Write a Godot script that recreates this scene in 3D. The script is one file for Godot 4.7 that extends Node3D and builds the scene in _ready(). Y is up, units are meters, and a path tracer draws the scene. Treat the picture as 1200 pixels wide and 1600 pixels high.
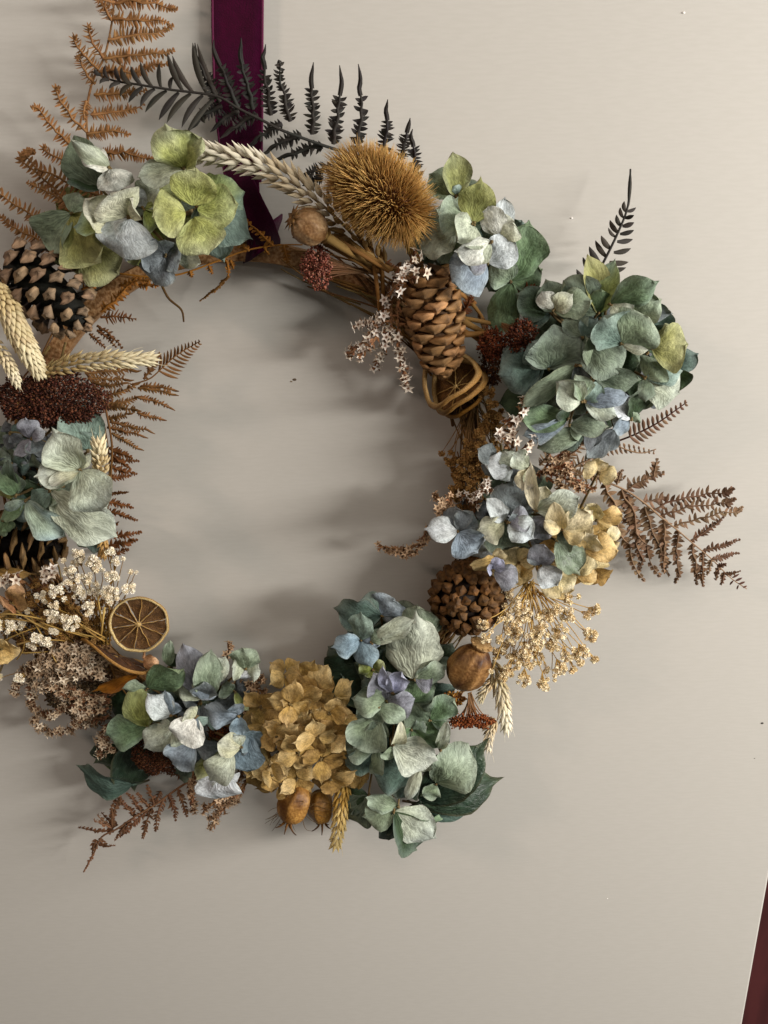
extends Node3D
# A dried-flower wreath hanging from a velvet ribbon on a painted door. Metres; the door's face is the plane z = 0.

const FOV := 60.0
const PITCH := 19.5
const DIST := 0.416
const N0 := Vector3(0.0, 0.15, 0.9887)

var cam_pos := Vector3.ZERO
var cam_basis := Basis.IDENTITY
var fx := 0.0
var fy := 0.0
var fs := 1.0
var rng := RandomNumberGenerator.new()
var noise := FastNoiseLite.new()
var cur: Node3D
var M := {}
var PAL := {}
var shared := {}


class MB:
	var v := PackedVector3Array()
	var c := PackedColorArray()
	var t := PackedVector2Array()
	var ix := PackedInt32Array()

	func vert(p: Vector3, col: Color, uv := Vector2.ZERO) -> int:
		v.append(p)
		c.append(col)
		t.append(uv)
		return v.size() - 1

	func link(b0: int, nu: int, nv: int, closed := false) -> void:
		var m := nu if closed else nu - 1
		for j in nv - 1:
			for i in m:
				var i2 := (i + 1) % nu
				var a := b0 + j * nu + i
				var b := b0 + j * nu + i2
				var d := a + nu
				var e := b + nu
				ix.append_array(PackedInt32Array([a, d, b, b, d, e]))

	func tube(path: Array, r0: float, r1: float, sides: int, c0: Color, c1: Color) -> void:
		var b0 := v.size()
		var n := path.size()
		var last := Vector3(0.31, 0.53, 0.79)
		for j in n:
			var p: Vector3 = path[j]
			var q0: Vector3 = path[maxi(j - 1, 0)]
			var q1: Vector3 = path[mini(j + 1, n - 1)]
			var d := (q1 - q0).normalized()
			var s := d.cross(last).normalized()
			if s.length() < 0.1:
				s = d.cross(Vector3(0.9, 0.1, 0.2)).normalized()
			var w := s.cross(d).normalized()
			last = w
			var k := float(j) / maxf(1.0, n - 1)
			var r := lerpf(r0, r1, k)
			for i in sides:
				var a := TAU * i / sides
				vert(p + (s * cos(a) + w * sin(a)) * r, c0.lerp(c1, k), Vector2(float(i) / sides, k))
		link(b0, sides, n, true)
		var e0 := vert(path[0], c0)
		var e1 := vert(path[n - 1], c1)
		for i in sides:
			ix.append_array(PackedInt32Array([e0, b0 + i, b0 + (i + 1) % sides]))
			ix.append_array(PackedInt32Array([e1, b0 + (n - 1) * sides + (i + 1) % sides, b0 + (n - 1) * sides + i]))

	func lump(p: Vector3, r: Vector3, b: Basis, col: Color) -> void:
		# a small eight-faced bead
		var b0 := v.size()
		for d in [Vector3.RIGHT, Vector3.LEFT, Vector3.UP, Vector3.DOWN, Vector3.BACK, Vector3.FORWARD]:
			vert(p + b * (d * r), col)
		for f in [[0, 2, 4], [2, 1, 4], [1, 3, 4], [3, 0, 4], [2, 0, 5], [1, 2, 5], [3, 1, 5], [0, 3, 5]]:
			ix.append_array(PackedInt32Array([b0 + f[0], b0 + f[2], b0 + f[1]]))

	func ball(p: Vector3, r: Vector3, b: Basis, c0: Color, c1: Color, nu := 14, nv := 9, wob: FastNoiseLite = null, amp := 0.0) -> void:
		# an ellipsoid about b's axes, c0 at -y and c1 at +y
		var b0 := v.size()
		for j in nv:
			var la := PI * (float(j) / (nv - 1) - 0.5)
			for i in nu:
				var a := TAU * i / nu
				var d := Vector3(cos(la) * cos(a), sin(la), cos(la) * sin(a))
				var k := 1.0
				if wob:
					k += amp * wob.get_noise_3d(d.x * 1.4 + p.x * 900.0, d.y * 1.4 + p.y * 900.0, d.z * 1.4)
				vert(p + b * (d * r * k), c0.lerp(c1, float(j) / (nv - 1)), Vector2(float(i) / nu, float(j) / (nv - 1)))
		link(b0, nu, nv, true)

	func made() -> ArrayMesh:
		var n := PackedVector3Array()
		n.resize(v.size())
		for k in range(0, ix.size(), 3):
			var a := ix[k]
			var b := ix[k + 1]
			var d := ix[k + 2]
			var m := (v[d] - v[a]).cross(v[b] - v[a])
			n[a] += m
			n[b] += m
			n[d] += m
		for k in n.size():
			n[k] = n[k].normalized() if n[k].length() > 1e-14 else Vector3.BACK
		var arr := []
		arr.resize(Mesh.ARRAY_MAX)
		arr[Mesh.ARRAY_VERTEX] = v
		arr[Mesh.ARRAY_NORMAL] = n
		arr[Mesh.ARRAY_COLOR] = c
		arr[Mesh.ARRAY_TEX_UV] = t
		arr[Mesh.ARRAY_INDEX] = ix
		var am := ArrayMesh.new()
		am.add_surface_from_arrays(Mesh.PRIMITIVE_TRIANGLES, arr)
		return am


# ---------------------------------------------------------------- placing

func at(x: float, y: float, h: float) -> Vector3:
	# the point h millimetres off the door that the photograph shows at x, y
	var f := 800.0 / tan(deg_to_rad(FOV * 0.5))
	var d := cam_basis * Vector3((x - 600.0) / f, (800.0 - y) / f, -1.0)
	return cam_pos + d * ((h * 0.001 - cam_pos.z) / d.z)


func frame(x: float, y: float, s: float) -> void:
	fx = x
	fy = y
	fs = s


func pt(x: float, y: float, h: float) -> Vector3:
	return at(fx + x * fs, fy + y * fs, h)


func px(h: float) -> float:
	# how wide one pixel of the photograph is there, in the middle of the region that is being laid out
	var y := fy + 600.0 * fs
	return (at(601.0, y, h) - at(600.0, y, h)).length()


func sc(h: float) -> float:
	return px(h) * fs


func thing(called: String, label: String, category: String, group: String, where: Vector3) -> Node3D:
	var o := Node3D.new()
	o.name = called
	o.position = where
	add_child(o, true)
	o.set_meta("label", label)
	o.set_meta("category", category)
	if group:
		o.set_meta("group", group)
	cur = o
	return o


func put(called: String, mb: MB, mat: Material, par: Node3D, where: Vector3) -> MeshInstance3D:
	for k in mb.v.size():
		mb.v[k] -= where
	var o := MeshInstance3D.new()
	o.name = called
	o.mesh = mb.made()
	o.material_override = mat
	par.add_child(o, true)
	o.position = where - par.global_position
	return o


func inst(called: String, mesh: Mesh, mat: Material, par: Node3D, x: Transform3D) -> MeshInstance3D:
	var o := MeshInstance3D.new()
	o.name = called
	o.mesh = mesh
	o.material_override = mat
	par.add_child(o, true)
	o.transform = Transform3D(x.basis, x.origin - par.global_position)
	return o


func rr(a: float, b: float) -> float:
	return rng.randf_range(a, b)


func rv() -> Vector3:
	return Vector3(rr(-1, 1), rr(-1, 1), rr(-1, 1))


func hx(s: String) -> Color:
	return Color(s).srgb_to_linear()


func vary(c: Color, k: float) -> Color:
	var m := 1.0 + rr(-k, k)
	return Color(c.r * m * (1.0 + rr(-k, k) * 0.3), c.g * m, c.b * m * (1.0 + rr(-k, k) * 0.4))


func bez(a: Vector3, m: Vector3, b: Vector3, t: float) -> Vector3:
	return a.lerp(m, t).lerp(m.lerp(b, t), t)


func bez_path(a: Vector3, m: Vector3, b: Vector3, n: int) -> Array:
	var p := []
	for i in n:
		p.append(bez(a, m, b, float(i) / (n - 1)))
	return p


func smooth_path(pts: Array, n: int) -> Array:
	# Catmull-Rom through world points
	var out := []
	var m := pts.size() - 1
	for i in n:
		var x := float(i) / (n - 1) * m
		var k := mini(int(x), m - 1)
		var p0: Vector3 = pts[maxi(k - 1, 0)]
		var p1: Vector3 = pts[k]
		var p2: Vector3 = pts[k + 1]
		var p3: Vector3 = pts[mini(k + 2, m)]
		out.append(p1.cubic_interpolate(p2, p0, p3, x - k))
	return out


func facing(y: Vector3, toward: Vector3) -> Basis:
	# y axis along y, z axis as near to toward as it can be
	var yy := y.normalized()
	var xx := yy.cross(toward)
	if xx.length() < 1e-5:
		xx = yy.cross(Vector3(0.7, 0.2, 0.6))
	xx = xx.normalized()
	return Basis(xx, yy, xx.cross(yy))


# ---------------------------------------------------------------- materials

func make_materials() -> void:
	var cell := FastNoiseLite.new()
	cell.seed = 5
	cell.noise_type = FastNoiseLite.TYPE_CELLULAR
	cell.cellular_return_type = FastNoiseLite.RETURN_DISTANCE2_SUB
	cell.frequency = 0.03
	var low := FastNoiseLite.new()
	low.seed = 9
	low.frequency = 0.009
	low.fractal_octaves = 3
	var side := 384
	var hgt := Image.create(side, side, false, Image.FORMAT_RGB8)
	var alb := Image.create(side, side, false, Image.FORMAT_RGB8)
	for j in side:
		for i in side:
			var x := (float(i) / side - 0.5) * 1.1
			var y := float(j) / side + 0.04
			var wob := low.get_noise_2d(i, j)
			var ang := atan2(x, y) + wob * 0.16
			var r := Vector2(x, y).length()
			var vein := 0.0
			for lv in 3:
				var start: float = [0.0, 0.22, 0.45][lv]
				if r < start:
					break
				var step: float = 0.30 / pow(2.0, lv)
				var q := ang / step + (0.5 if lv == 1 else 0.0) + 0.25 * lv
				var d := absf(q - roundf(q)) * step * r
				vein = maxf(vein, (1.0 - smoothstep(0.003, 0.019 - 0.003 * lv, d)) * (1.0 - 0.25 * lv) * smoothstep(start, start + 0.12, r + 0.02))
			var net := 1.0 - smoothstep(0.02, 0.22, cell.get_noise_2d(i, j) + 1.0)
			var crump := low.get_noise_2d(i * 2.5 + 900.0, j * 2.5)
			var h := clampf(0.45 + 0.34 * vein + 0.07 * net + 0.42 * crump, 0.0, 1.0)
			hgt.set_pixel(i, j, Color(h, h, h))
			var a := clampf(0.86 + 0.13 * vein - 0.05 * net + 0.16 * wob + 0.08 * crump, 0.0, 1.0)
			alb.set_pixel(i, j, Color(a, a, a))
	hgt.bump_map_to_normal_map(9.0)
	var vein_n := ImageTexture.create_from_image(hgt)
	var vein_a := ImageTexture.create_from_image(alb)

	var fine := noise_tex(0.03, 4, 256, true, 5.0)
	var grit := noise_tex(0.12, 3, 256, true, 6.0)

	M.petal = mat(0.72, vein_a, vein_n, 0.65)
	M.petal.backlight_enabled = true
	M.petal.backlight = Color(0.5, 0.5, 0.42)
	M.leaf = mat(0.42, vein_a, vein_n, 0.55)
	M.leaf.backlight_enabled = true
	M.leaf.backlight = Color(0.2, 0.22, 0.14)
	M.fern = tri(mat(0.75, null, fine, 0.6), 260.0)
	M.fern.backlight_enabled = true
	M.fern.backlight = Color(0.2, 0.16, 0.1)
	M.cone = tri(mat(0.62, noise_tex(0.06, 4, 256, false, 1.0, Color(0.55, 0.5, 0.46), Color(1, 1, 1)), grit, 0.9), 90.0)
	M.grain = tri(mat(0.6, null, fine, 0.4), 300.0)
	M.stem = tri(mat(0.75, null, grit, 0.5), 200.0)
	M.teasel = mat(0.5, null, null, 0.0)
	M.pod = tri(mat(0.5, noise_tex(0.035, 5, 256, false, 1.0, Color(0.72, 0.66, 0.6), Color(1, 1, 1)), fine, 0.6), 70.0)
	M.yarrow = mat(0.9, null, null, 0.0)
	M.blossom = tri(mat(0.8, null, fine, 0.6), 400.0)
	M.blossom.backlight_enabled = true
	M.blossom.backlight = Color(0.35, 0.33, 0.25)
	M.star = mat(0.7, null, null, 0.0)
	M.star.backlight_enabled = true
	M.star.backlight = Color(0.25, 0.22, 0.2)
	M.rind = tri(mat(0.6, noise_tex(0.08, 4, 256, false, 1.0, Color(0.7, 0.62, 0.5), Color(1, 1, 1)), grit, 0.9), 80.0)
	M.pulp = tri(mat(0.45, noise_tex(0.07, 4, 256, false, 1.0, Color(0.45, 0.36, 0.3), Color(1, 1, 1)), grit, 1.4), 110.0)
	M.velvet = tri(mat(0.95, noise_tex(0.02, 4, 256, false, 1.0, Color(0.9, 0.9, 0.9), Color(1, 1, 1)), grit, 0.3), 40.0)
	M.velvet.rim_enabled = true
	M.velvet.rim = 0.35
	M.velvet.rim_tint = 0.8
	M.velvet.metallic_specular = 0.1
	M.wood = tri(mat(0.6, noise_tex(0.03, 4, 256, false, 1.0, Color(0.7, 0.62, 0.52), Color(1, 1, 1)), fine, 0.5), 60.0)
	# the door's paint: eggshell, with faint brush marks that run across it
	var paint := StandardMaterial3D.new()
	paint.albedo_color = Color("bdb9b1")
	paint.albedo_texture = noise_tex(0.02, 5, 512, false, 1.0, Color(0.985, 0.985, 0.983), Color(1, 1, 1))
	paint.roughness = 0.55
	paint.metallic_specular = 0.35
	paint.normal_enabled = true
	paint.normal_texture = noise_tex(0.03, 5, 512, true, 3.0)
	paint.normal_scale = 0.035
	paint.uv1_triplanar = true
	paint.uv1_scale = Vector3(9.0, 60.0, 9.0)
	M.paint = paint
	var dark := StandardMaterial3D.new()
	dark.albedo_color = Color("4a1f1f")
	dark.roughness = 0.5
	dark.albedo_texture = noise_tex(0.015, 4, 256, false, 1.0, Color(0.75, 0.75, 0.75), Color(1, 1, 1))
	dark.uv1_triplanar = true
	dark.uv1_scale = Vector3(12.0, 2.0, 12.0)
	M.dark = dark


func noise_tex(freq: float, oct: int, side: int, as_normal: bool, bump: float, c0 := Color.BLACK, c1 := Color.WHITE) -> NoiseTexture2D:
	var n := FastNoiseLite.new()
	n.seed = int(freq * 1000.0) + oct * 7 + side
	n.frequency = freq
	n.fractal_octaves = oct
	var t := NoiseTexture2D.new()
	t.width = side
	t.height = side
	t.seamless = true
	t.noise = n
	t.as_normal_map = as_normal
	if as_normal:
		t.bump_strength = bump
	else:
		var g := Gradient.new()
		g.set_color(0, c0)
		g.set_color(1, c1)
		g.set_offset(0, 0.2)
		g.set_offset(1, 0.75)
		t.color_ramp = g
	return t


func mat(rough: float, a: Texture2D, n: Texture2D, ns: float) -> StandardMaterial3D:
	var m := StandardMaterial3D.new()
	m.vertex_color_use_as_albedo = true
	m.roughness = rough
	m.metallic_specular = 0.35
	m.cull_mode = BaseMaterial3D.CULL_DISABLED
	if a:
		m.albedo_texture = a
	if n:
		m.normal_enabled = true
		m.normal_texture = n
		m.normal_scale = ns
	return m


func tri(m: StandardMaterial3D, s: float) -> StandardMaterial3D:
	m.uv1_triplanar = true
	m.uv1_scale = Vector3(s, s, s)
	return m


# ---------------------------------------------------------------- petals and leaves

func prof(v: float, m: float, p: float, q: float) -> float:
	if v < m:
		return pow(maxf(0.0, 1.0 - pow((m - v) / m, 1.55)), p)
	return pow(maxf(0.0, 1.0 - pow((v - m) / (1.0 - m), 2.2)), q)


func petal(par: Node3D, b: Vector3, t: Vector3, w: float, ca: Color, cb: Color, k := {}) -> void:
	var a := t - b
	var l := a.length()
	a /= l
	var s := a.cross(N0)
	if s.length() < 0.15:
		s = a.cross(Vector3(0.6, 0.7, 0.3))
	s = s.normalized()
	var roll: float = k.get("roll", rr(-0.5, 0.5)) + rr(-0.1, 0.1)
	s = s.rotated(a, roll)
	var n := s.cross(a)
	var cup: float = k.get("cup", rr(-0.3, 0.42))
	var bend: float = k.get("bend", rr(0.0, 0.26))
	var wave: float = k.get("wave", rr(0.08, 0.2))
	var mid: float = k.get("mid", rr(0.48, 0.62))
	var tip: float = k.get("tip", rr(0.0, 0.07))
	var curl: float = k.get("curl", rr(-0.3, 0.2))
	w *= 1.14
	var flip := -1.0 if rng.randf() < 0.5 else 1.0
	var span := rr(0.75, 1.0)
	var ph := rr(0, TAU)
	var sd := rr(0, 500)
	var mb := MB.new()
	var nu := 15
	var nv := 17
	var e := rr(0.0, 0.5)
	var brown := hx("8a7248")
	var pale_edge := hx("b4c2c0")
	var blue := rr(0.0, 1.0) if cb.g > cb.r * 0.98 and not k.has("mat") else 0.0
	for j in nv:
		var v := 0.5 - 0.5 * cos(PI * j / (nv - 1))
		var half := 0.5 * w * prof(v, mid, 0.6, 0.5) * (1.0 + 0.1 * noise.get_noise_2d(v * 60.0, sd))
		for i in nu:
			var u := 2.0 * i / (nu - 1) - 1.0
			var side := 1.0 + 0.1 * noise.get_noise_2d(v * 80.0, sd + 40.0 * signf(u))
			var lift := bend * l * sin(PI * v * 0.9) + cup * half * u * u
			lift += wave * w * 0.8 * absf(u) * sqrt(absf(u)) * sin(v * 7.5 + ph + 1.3 * signf(u)) * smoothstep(0.1, 0.5, v)
			lift += 0.075 * w * noise.get_noise_3d(u * 28.0, v * 34.0, sd) + 0.015 * w * noise.get_noise_3d(u * 80.0, v * 50.0, sd + 9.0) + curl * l * v * v * v
			var p := b + a * l * (v - 0.05 * u * u * v + tip * exp(-u * u * 9.0) * pow(v, 5.0)) + s * u * half * side + n * lift
			var mot := noise.get_noise_3d(u * 22.0 + 31.0, v * 22.0, sd)
			var c := ca.lerp(cb, clampf(v * v * 0.9 + mot * 0.7, 0.0, 1.0))
			c = c.lerp(pale_edge, 0.3 * smoothstep(0.5, 1.0, maxf(absf(u), v)) * blue)
			c = c.lerp(brown, e * 0.5 * smoothstep(0.86, 1.0, maxf(absf(u) * 0.97, v)))
			c *= 1.0 + 0.06 * noise.get_noise_3d(u * 30.0, v * 30.0, sd + 77.0)
			mb.vert(p, c, Vector2(0.5 + 0.5 * flip * span * u * half / (0.5 * w), v * span))
	mb.link(0, nu, nv)
	var o := put(k.get("name", "petal"), mb, M[k.get("mat", "petal")], par, b)
	if k.has("label"):
		o.set_meta("label", k.label)


func f(cx: float, cy: float, h: float, list: Array) -> void:
	# one floret: a bead of a heart on a thin stalk, and the petals that stand round it
	var c := pt(cx, cy, h)
	var mb := MB.new()
	var dk := vary(hx("6b5a3a"), 0.2)
	for i in 4:
		mb.lump(c + rv() * 0.0005 + N0 * 0.0006, Vector3.ONE * rr(0.0005, 0.0008), facing(rv(), rv()), dk)
	var foot := cur.global_position + Vector3(rr(-1, 1), rr(-1, 1), 0) * 0.006
	mb.tube(bez_path(c, c - N0 * 0.008 + rv() * 0.002, foot, 6), 0.0005, 0.0007, 5, dk, hx("5c4a2c"))
	var o := put("floret", mb, M.stem, cur, c)
	for e in list:
		var tip := pt(e[0], e[1], h + e[3])
		var w: float = e[2] * sc(h)
		var pal = PAL[e[4]]
		var k: Dictionary = e[5] if e.size() > 5 else {}
		petal(o, c + (tip - c).normalized() * k.get("gap", 0.0004), tip, w, vary(pal[0], 0.08), vary(pal[1], 0.08), k)


func fill(cx: float, cy: float, rx: float, ry: float, n: int, h: float, size: float, cols: Array) -> void:
	for i in n:
		var a := i * 2.39996 + 0.4
		var r := sqrt((i + 0.5) / n)
		var x := cx + rx * r * cos(a)
		var y := cy + ry * r * sin(a)
		var hh := h * (1.0 - 0.55 * r * r) + rr(-3, 3)
		var b0 := rr(0, TAU)
		var list := []
		for q in 4:
			var b := b0 + q * TAU / 4.0 + rr(-0.2, 0.2)
			var l := size * rr(0.75, 1.1)
			list.append([x + cos(b) * l, y + sin(b) * l, size * rr(0.8, 1.15), rr(-5, 4), cols[(i + q) % cols.size()]])
		f(x, y, hh, list)


func head(called: String, label: String, cx: float, cy: float, h := 12.0) -> void:
	thing(called, label, "flower head", "hydrangea heads round the wreath", pt(cx, cy, h))


func leaf(called: String, label: String, bx: float, by: float, tx: float, ty: float, w: float, h0: float, h1: float, pal: String, k := {}) -> void:
	var b := pt(bx, by, h0)
	var t := pt(tx, ty, h1)
	thing(called, label, "leaf", "loose leaves tucked into the wreath", b)
	var p = PAL[pal]
	var kk := {"name": "blade", "mat": "leaf", "wave": 0.06, "mid": 0.45, "tip": 0.14}
	kk.merge(k, true)
	petal(cur, b, t, w * sc(h0), p[0], p[1], kk)
	var mb := MB.new()
	mb.tube(bez_path(b, b - (t - b) * 0.12 - N0 * 0.003, b - (t - b) * 0.25 - N0 * 0.008, 5), 0.0007, 0.0006, 5, p[0], hx("4a3a22"))
	put("stalk", mb, M.stem, cur, b)


# ---------------------------------------------------------------- ferns

func leaflet(mb: MB, b: Vector3, d: Vector3, up: Vector3, l: float, w: float, c: Color, arch: float, fold: float) -> void:
	var s := d.cross(up).normalized()
	var n := s.cross(d).normalized()
	var b0 := mb.v.size()
	for j in 5:
		var v := j / 4.0
		var half: float = 0.5 * w * [0.75, 1.0, 0.9, 0.6, 0.08][j]
		for i in 3:
			var u := i - 1.0
			var p := b + d * l * v + s * u * half + n * (arch * l * sin(v * 2.6) - fold * half * absf(u))
			mb.vert(p, c * (0.8 if i == 1 else 1.0))
	mb.link(b0, 3, 5)


func pinna(par: Node3D, b: Vector3, t: Vector3, bend: float, ll: float, np: int, col: Color, k := {}) -> void:
	# a side branch of a frond: a thin rib with a row of small curled leaflets on either side
	var d := t - b
	var l := d.length()
	var s0 := d.cross(N0).normalized()
	var m: Vector3 = (b + t) * 0.5 + s0 * bend + N0 * k.get("arch", rr(0.0, 0.1)) * l
	var path := bez_path(b, m, t, 12)
	var w0 := rr(0, 300)
	for q in range(2, 12):
		path[q] += (s0 * noise.get_noise_2d(q * 9.0, w0) + N0 * noise.get_noise_2d(q * 8.0, w0 + 90.0) * 1.5) * l * 0.05
	var curl: float = k.get("curl", 0.0)
	if curl != 0.0:
		# the tip rolls over
		var p0: Vector3 = path[11]
		var dir := (path[11] - path[10] as Vector3).normalized()
		for q in 5:
			dir = dir.rotated(N0, curl * 0.55)
			p0 += dir * l * 0.035
			path.append(p0)
	var n := path.size()
	var mb := MB.new()
	mb.tube(path, k.get("rib", 0.0006), 0.0002, 5, vary(col, 0.1) * 0.9, col * 0.8)
	var tipf: float = k.get("tipf", 0.0)
	var fwd: float = k.get("fwd", 0.35)
	var lw: float = k.get("lw", 0.8)
	var fold: float = k.get("fold", 0.45)
	var skew: float = k.get("skew", 0.0)
	for i in np:
		var tt := (i + 0.6) / np
		if tt > 1.0 - tipf:
			break
		var x := tt * (n - 1)
		var q0 := mini(int(x), n - 2)
		var p: Vector3 = (path[q0] as Vector3).lerp(path[q0 + 1], x - q0)
		var tan_: Vector3 = (path[q0 + 1] - path[q0] as Vector3).normalized()
		var side := tan_.cross(N0).normalized()
		var size := ll * minf(1.0, 0.55 + tt * 3.0) * (1.0 if tipf > 0.0 else lerpf(1.0, 0.25, pow(tt, 2.2)))
		if tipf > 0.0:
			size *= lerpf(1.0, 0.45, tt)
		for sg in [-1.0, 1.0]:
			if rng.randf() < 0.05:
				continue
			var q := rr(-0.18, 0.18)
			var dd: Vector3 = (side * sg + tan_ * (fwd + q) + N0 * rr(-0.45, 0.3)).normalized()
			var up: Vector3 = (N0 + tan_ * rr(-0.4, 0.4) + side * sg * skew).normalized()
			leaflet(mb, p, dd, up, size * rr(0.72, 1.15), l / np * lw, vary(col, 0.22), rr(-0.25, 0.12), fold)
	if tipf > 0.0:
		# the end of the branch is one undivided blade
		var b0 := mb.v.size()
		for j in 8:
			var v := j / 7.0
			var x := minf((1.0 - tipf * (1.0 - v)) * (n - 1), n - 1.001)
			var q0 := int(x)
			var p: Vector3 = (path[q0] as Vector3).lerp(path[q0 + 1], x - q0)
			var side := (path[q0 + 1] - path[q0] as Vector3).cross(N0).normalized()
			var half: float = ll * k.get("tipw", 0.34) * (1.0 - pow(v, 2.4)) * (0.8 + 0.2 * sin(v * 3.0)) + 0.00012
			for i in 3:
				var u := i - 1.0
				mb.vert(p + side * u * half - N0 * absf(u) * half * 0.6, col * (0.75 if i == 1 else 1.0))
		mb.link(b0, 3, 8)
	put("pinna", mb, M.fern, par, b)


func rachis(pts: Array, r0: float, r1: float, col: Color) -> void:
	var w := []
	for p in pts:
		w.append(pt(p[0], p[1], p[2]))
	var mb := MB.new()
	mb.tube(smooth_path(w, pts.size() * 4), r0 * 0.75, r1 * 0.75, 6, col, col * 0.9)
	put("rachis", mb, M.fern, cur, w[0])


func frond(called: String, label: String, x: float, y: float, h: float) -> void:
	thing(called, label, "fern", "fern fronds in the wreath", pt(x, y, h))


func pn(bx: float, by: float, tx: float, ty: float, h0: float, h1: float, bend: float, ll: float, np: int, col: Color, k := {}) -> void:
	pinna(cur, pt(bx, by, h0), pt(tx, ty, h1), bend * sc(h0), ll * sc(h0), np, vary(col, 0.1), k)


func blade(bx: float, by: float, tx: float, ty: float, w: float, h0: float, h1: float, bend: float, col: Color) -> void:
	w *= rr(0.7, 0.88)
	bend *= rr(0.7, 1.5)
	# a single undivided leaflet of a frond, with its grooved midrib
	var b := pt(bx, by, h0)
	var t := pt(tx, ty, h1)
	var s0 := (t - b).cross(N0).normalized()
	var path := bez_path(b, (b + t) * 0.5 + s0 * bend * sc(h0), t, 9)
	var c := vary(col, 0.15).lerp(hx("4a3c2c"), rr(0.0, 0.35))
	var mb := MB.new()
	for j in 9:
		var v := j / 8.0
		var side: Vector3 = (path[mini(j + 1, 8)] - path[maxi(j - 1, 0)] as Vector3).cross(N0).normalized()
		var half := 0.5 * w * sc(h0) * (0.35 + 0.65 * sin(minf(v * 2.2, 1.57))) * (1.0 - pow(v, 3.5)) + 0.00008
		for i in 5:
			var u := (i - 2.0) / 2.0
			mb.vert((path[j] as Vector3) + side * u * half + N0 * half * (0.55 * cos(u * 1.9) - (0.3 if i == 2 else 0.0)), c * (0.7 if i == 2 else 1.0))
	mb.link(0, 5, 9)
	put("leaflet", mb, M.fern, cur, b)


# ---------------------------------------------------------------- cones, ears, pods

func scale_mesh(body: Color, tipc: Color, thick: float, tv: float) -> ArrayMesh:
	# a cone scale one unit long: y outward, x across, z through; a dark shaft and a swollen, keeled, rough end
	var mb := MB.new()
	var ring := [[0.0, 0.22, 0.1], [0.45, 0.62, 0.13], [0.72, 0.9, 0.22], [0.82, 1.0, 0.66], [0.9, 0.98, 1.0], [0.97, 0.78, 0.86], [1.0, 0.5, 0.5], [1.02, 0.24, 0.3], [1.06, 0.1, 0.12], [1.05, 0.0, 0.0]]
	for j in ring.size():
		var r = ring[j]
		for i in 14:
			var a := TAU * i / 14.0
			var k := smoothstep(0.68, 0.86, r[0])
			var ex := lerpf(0.8, 1.35, k)
			var ca := signf(cos(a)) * pow(absf(cos(a)), ex)
			var sa := signf(sin(a)) * pow(absf(sin(a)), ex)
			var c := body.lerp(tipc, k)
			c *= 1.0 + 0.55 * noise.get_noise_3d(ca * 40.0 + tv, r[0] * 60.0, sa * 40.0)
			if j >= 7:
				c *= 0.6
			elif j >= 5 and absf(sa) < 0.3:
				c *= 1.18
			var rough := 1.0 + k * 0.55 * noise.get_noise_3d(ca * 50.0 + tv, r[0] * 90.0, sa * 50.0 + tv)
			mb.vert(Vector3(ca * r[1] * 0.5 * rough, r[0] * (1.0 + k * 0.05 * noise.get_noise_2d(ca * 70.0 + tv, sa * 70.0)) - 0.12 * k * absf(ca) * r[1], sa * r[2] * thick * 0.5 * rough + k * 0.03), c)
	mb.link(0, 14, ring.size(), true)
	return mb.made()


func cone(called: String, label: String, p0: Vector3, p1: Vector3, rad: float, n: int, lean0: float, lean1: float, len_: float, wid: float, thick: float, body: Color, tipc: Color, k := {}) -> void:
	thing(called, label, "pine cone", "pine cones in the wreath", p0)
	var ax := (p1 - p0).normalized()
	var l := (p1 - p0).length()
	var bs := facing(ax, N0)
	var mb := MB.new()
	var core: float = k.get("core", 0.5)
	for j in 9:
		var v := j / 8.0
		var r := rad * core * sqrt(maxf(0.0, 1.0 - pow(absf(v - 0.38) / 0.64, 2.0)))
		for i in 12:
			var a := TAU * i / 12.0
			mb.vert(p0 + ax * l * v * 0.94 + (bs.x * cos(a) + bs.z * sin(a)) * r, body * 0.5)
	mb.link(0, 12, 9, true)
	put("core", mb, M.cone, cur, p0)
	var ms := []
	for q in 4:
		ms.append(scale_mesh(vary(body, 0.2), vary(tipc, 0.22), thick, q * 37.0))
	for i in n:
		var v := (i + 0.5) / n
		var a := i * 2.39996
		var rim := sqrt(maxf(0.02, 1.0 - pow(absf(v - 0.36) / 0.66, 2.2)))
		var r := rad * rim * sqrt(clampf((1.0 - v) / 0.14, 0.0, 1.0))
		var out := bs.x * cos(a) + bs.z * sin(a)
		if out.dot(N0) < k.get("back", -0.55):
			continue
		var lean := lerpf(lean0, lean1, v)
		var d := (out * cos(lean) + ax * sin(lean)).normalized().rotated(rv().normalized(), rr(0, k.get("wild", 0.14)))
		var ln: float = len_ * lerpf(0.62, 1.0, rim) * rr(0.93, 1.07)
		var tipp := p0 + ax * l * v + out * r
		var b := facing(d, ax)
		var w := wid * lerpf(0.55, 1.0, rim) * rr(0.92, 1.08)
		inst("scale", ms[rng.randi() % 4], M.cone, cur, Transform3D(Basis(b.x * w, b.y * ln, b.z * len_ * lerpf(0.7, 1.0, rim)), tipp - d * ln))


func grain_mesh(c0: Color, c1: Color) -> ArrayMesh:
	var mb := MB.new()
	var ring := [0.25, 0.75, 1.0, 0.92, 0.62, 0.3, 0.06]
	for j in 7:
		var v := j / 6.0
		for i in 7:
			var a := TAU * i / 7.0
			var r: float = ring[j] * 0.5 * (0.82 if i == 0 else 1.0)
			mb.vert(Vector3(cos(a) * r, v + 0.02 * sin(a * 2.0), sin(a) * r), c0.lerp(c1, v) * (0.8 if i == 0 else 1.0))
	mb.link(0, 7, 7, true)
	return mb.made()


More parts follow.
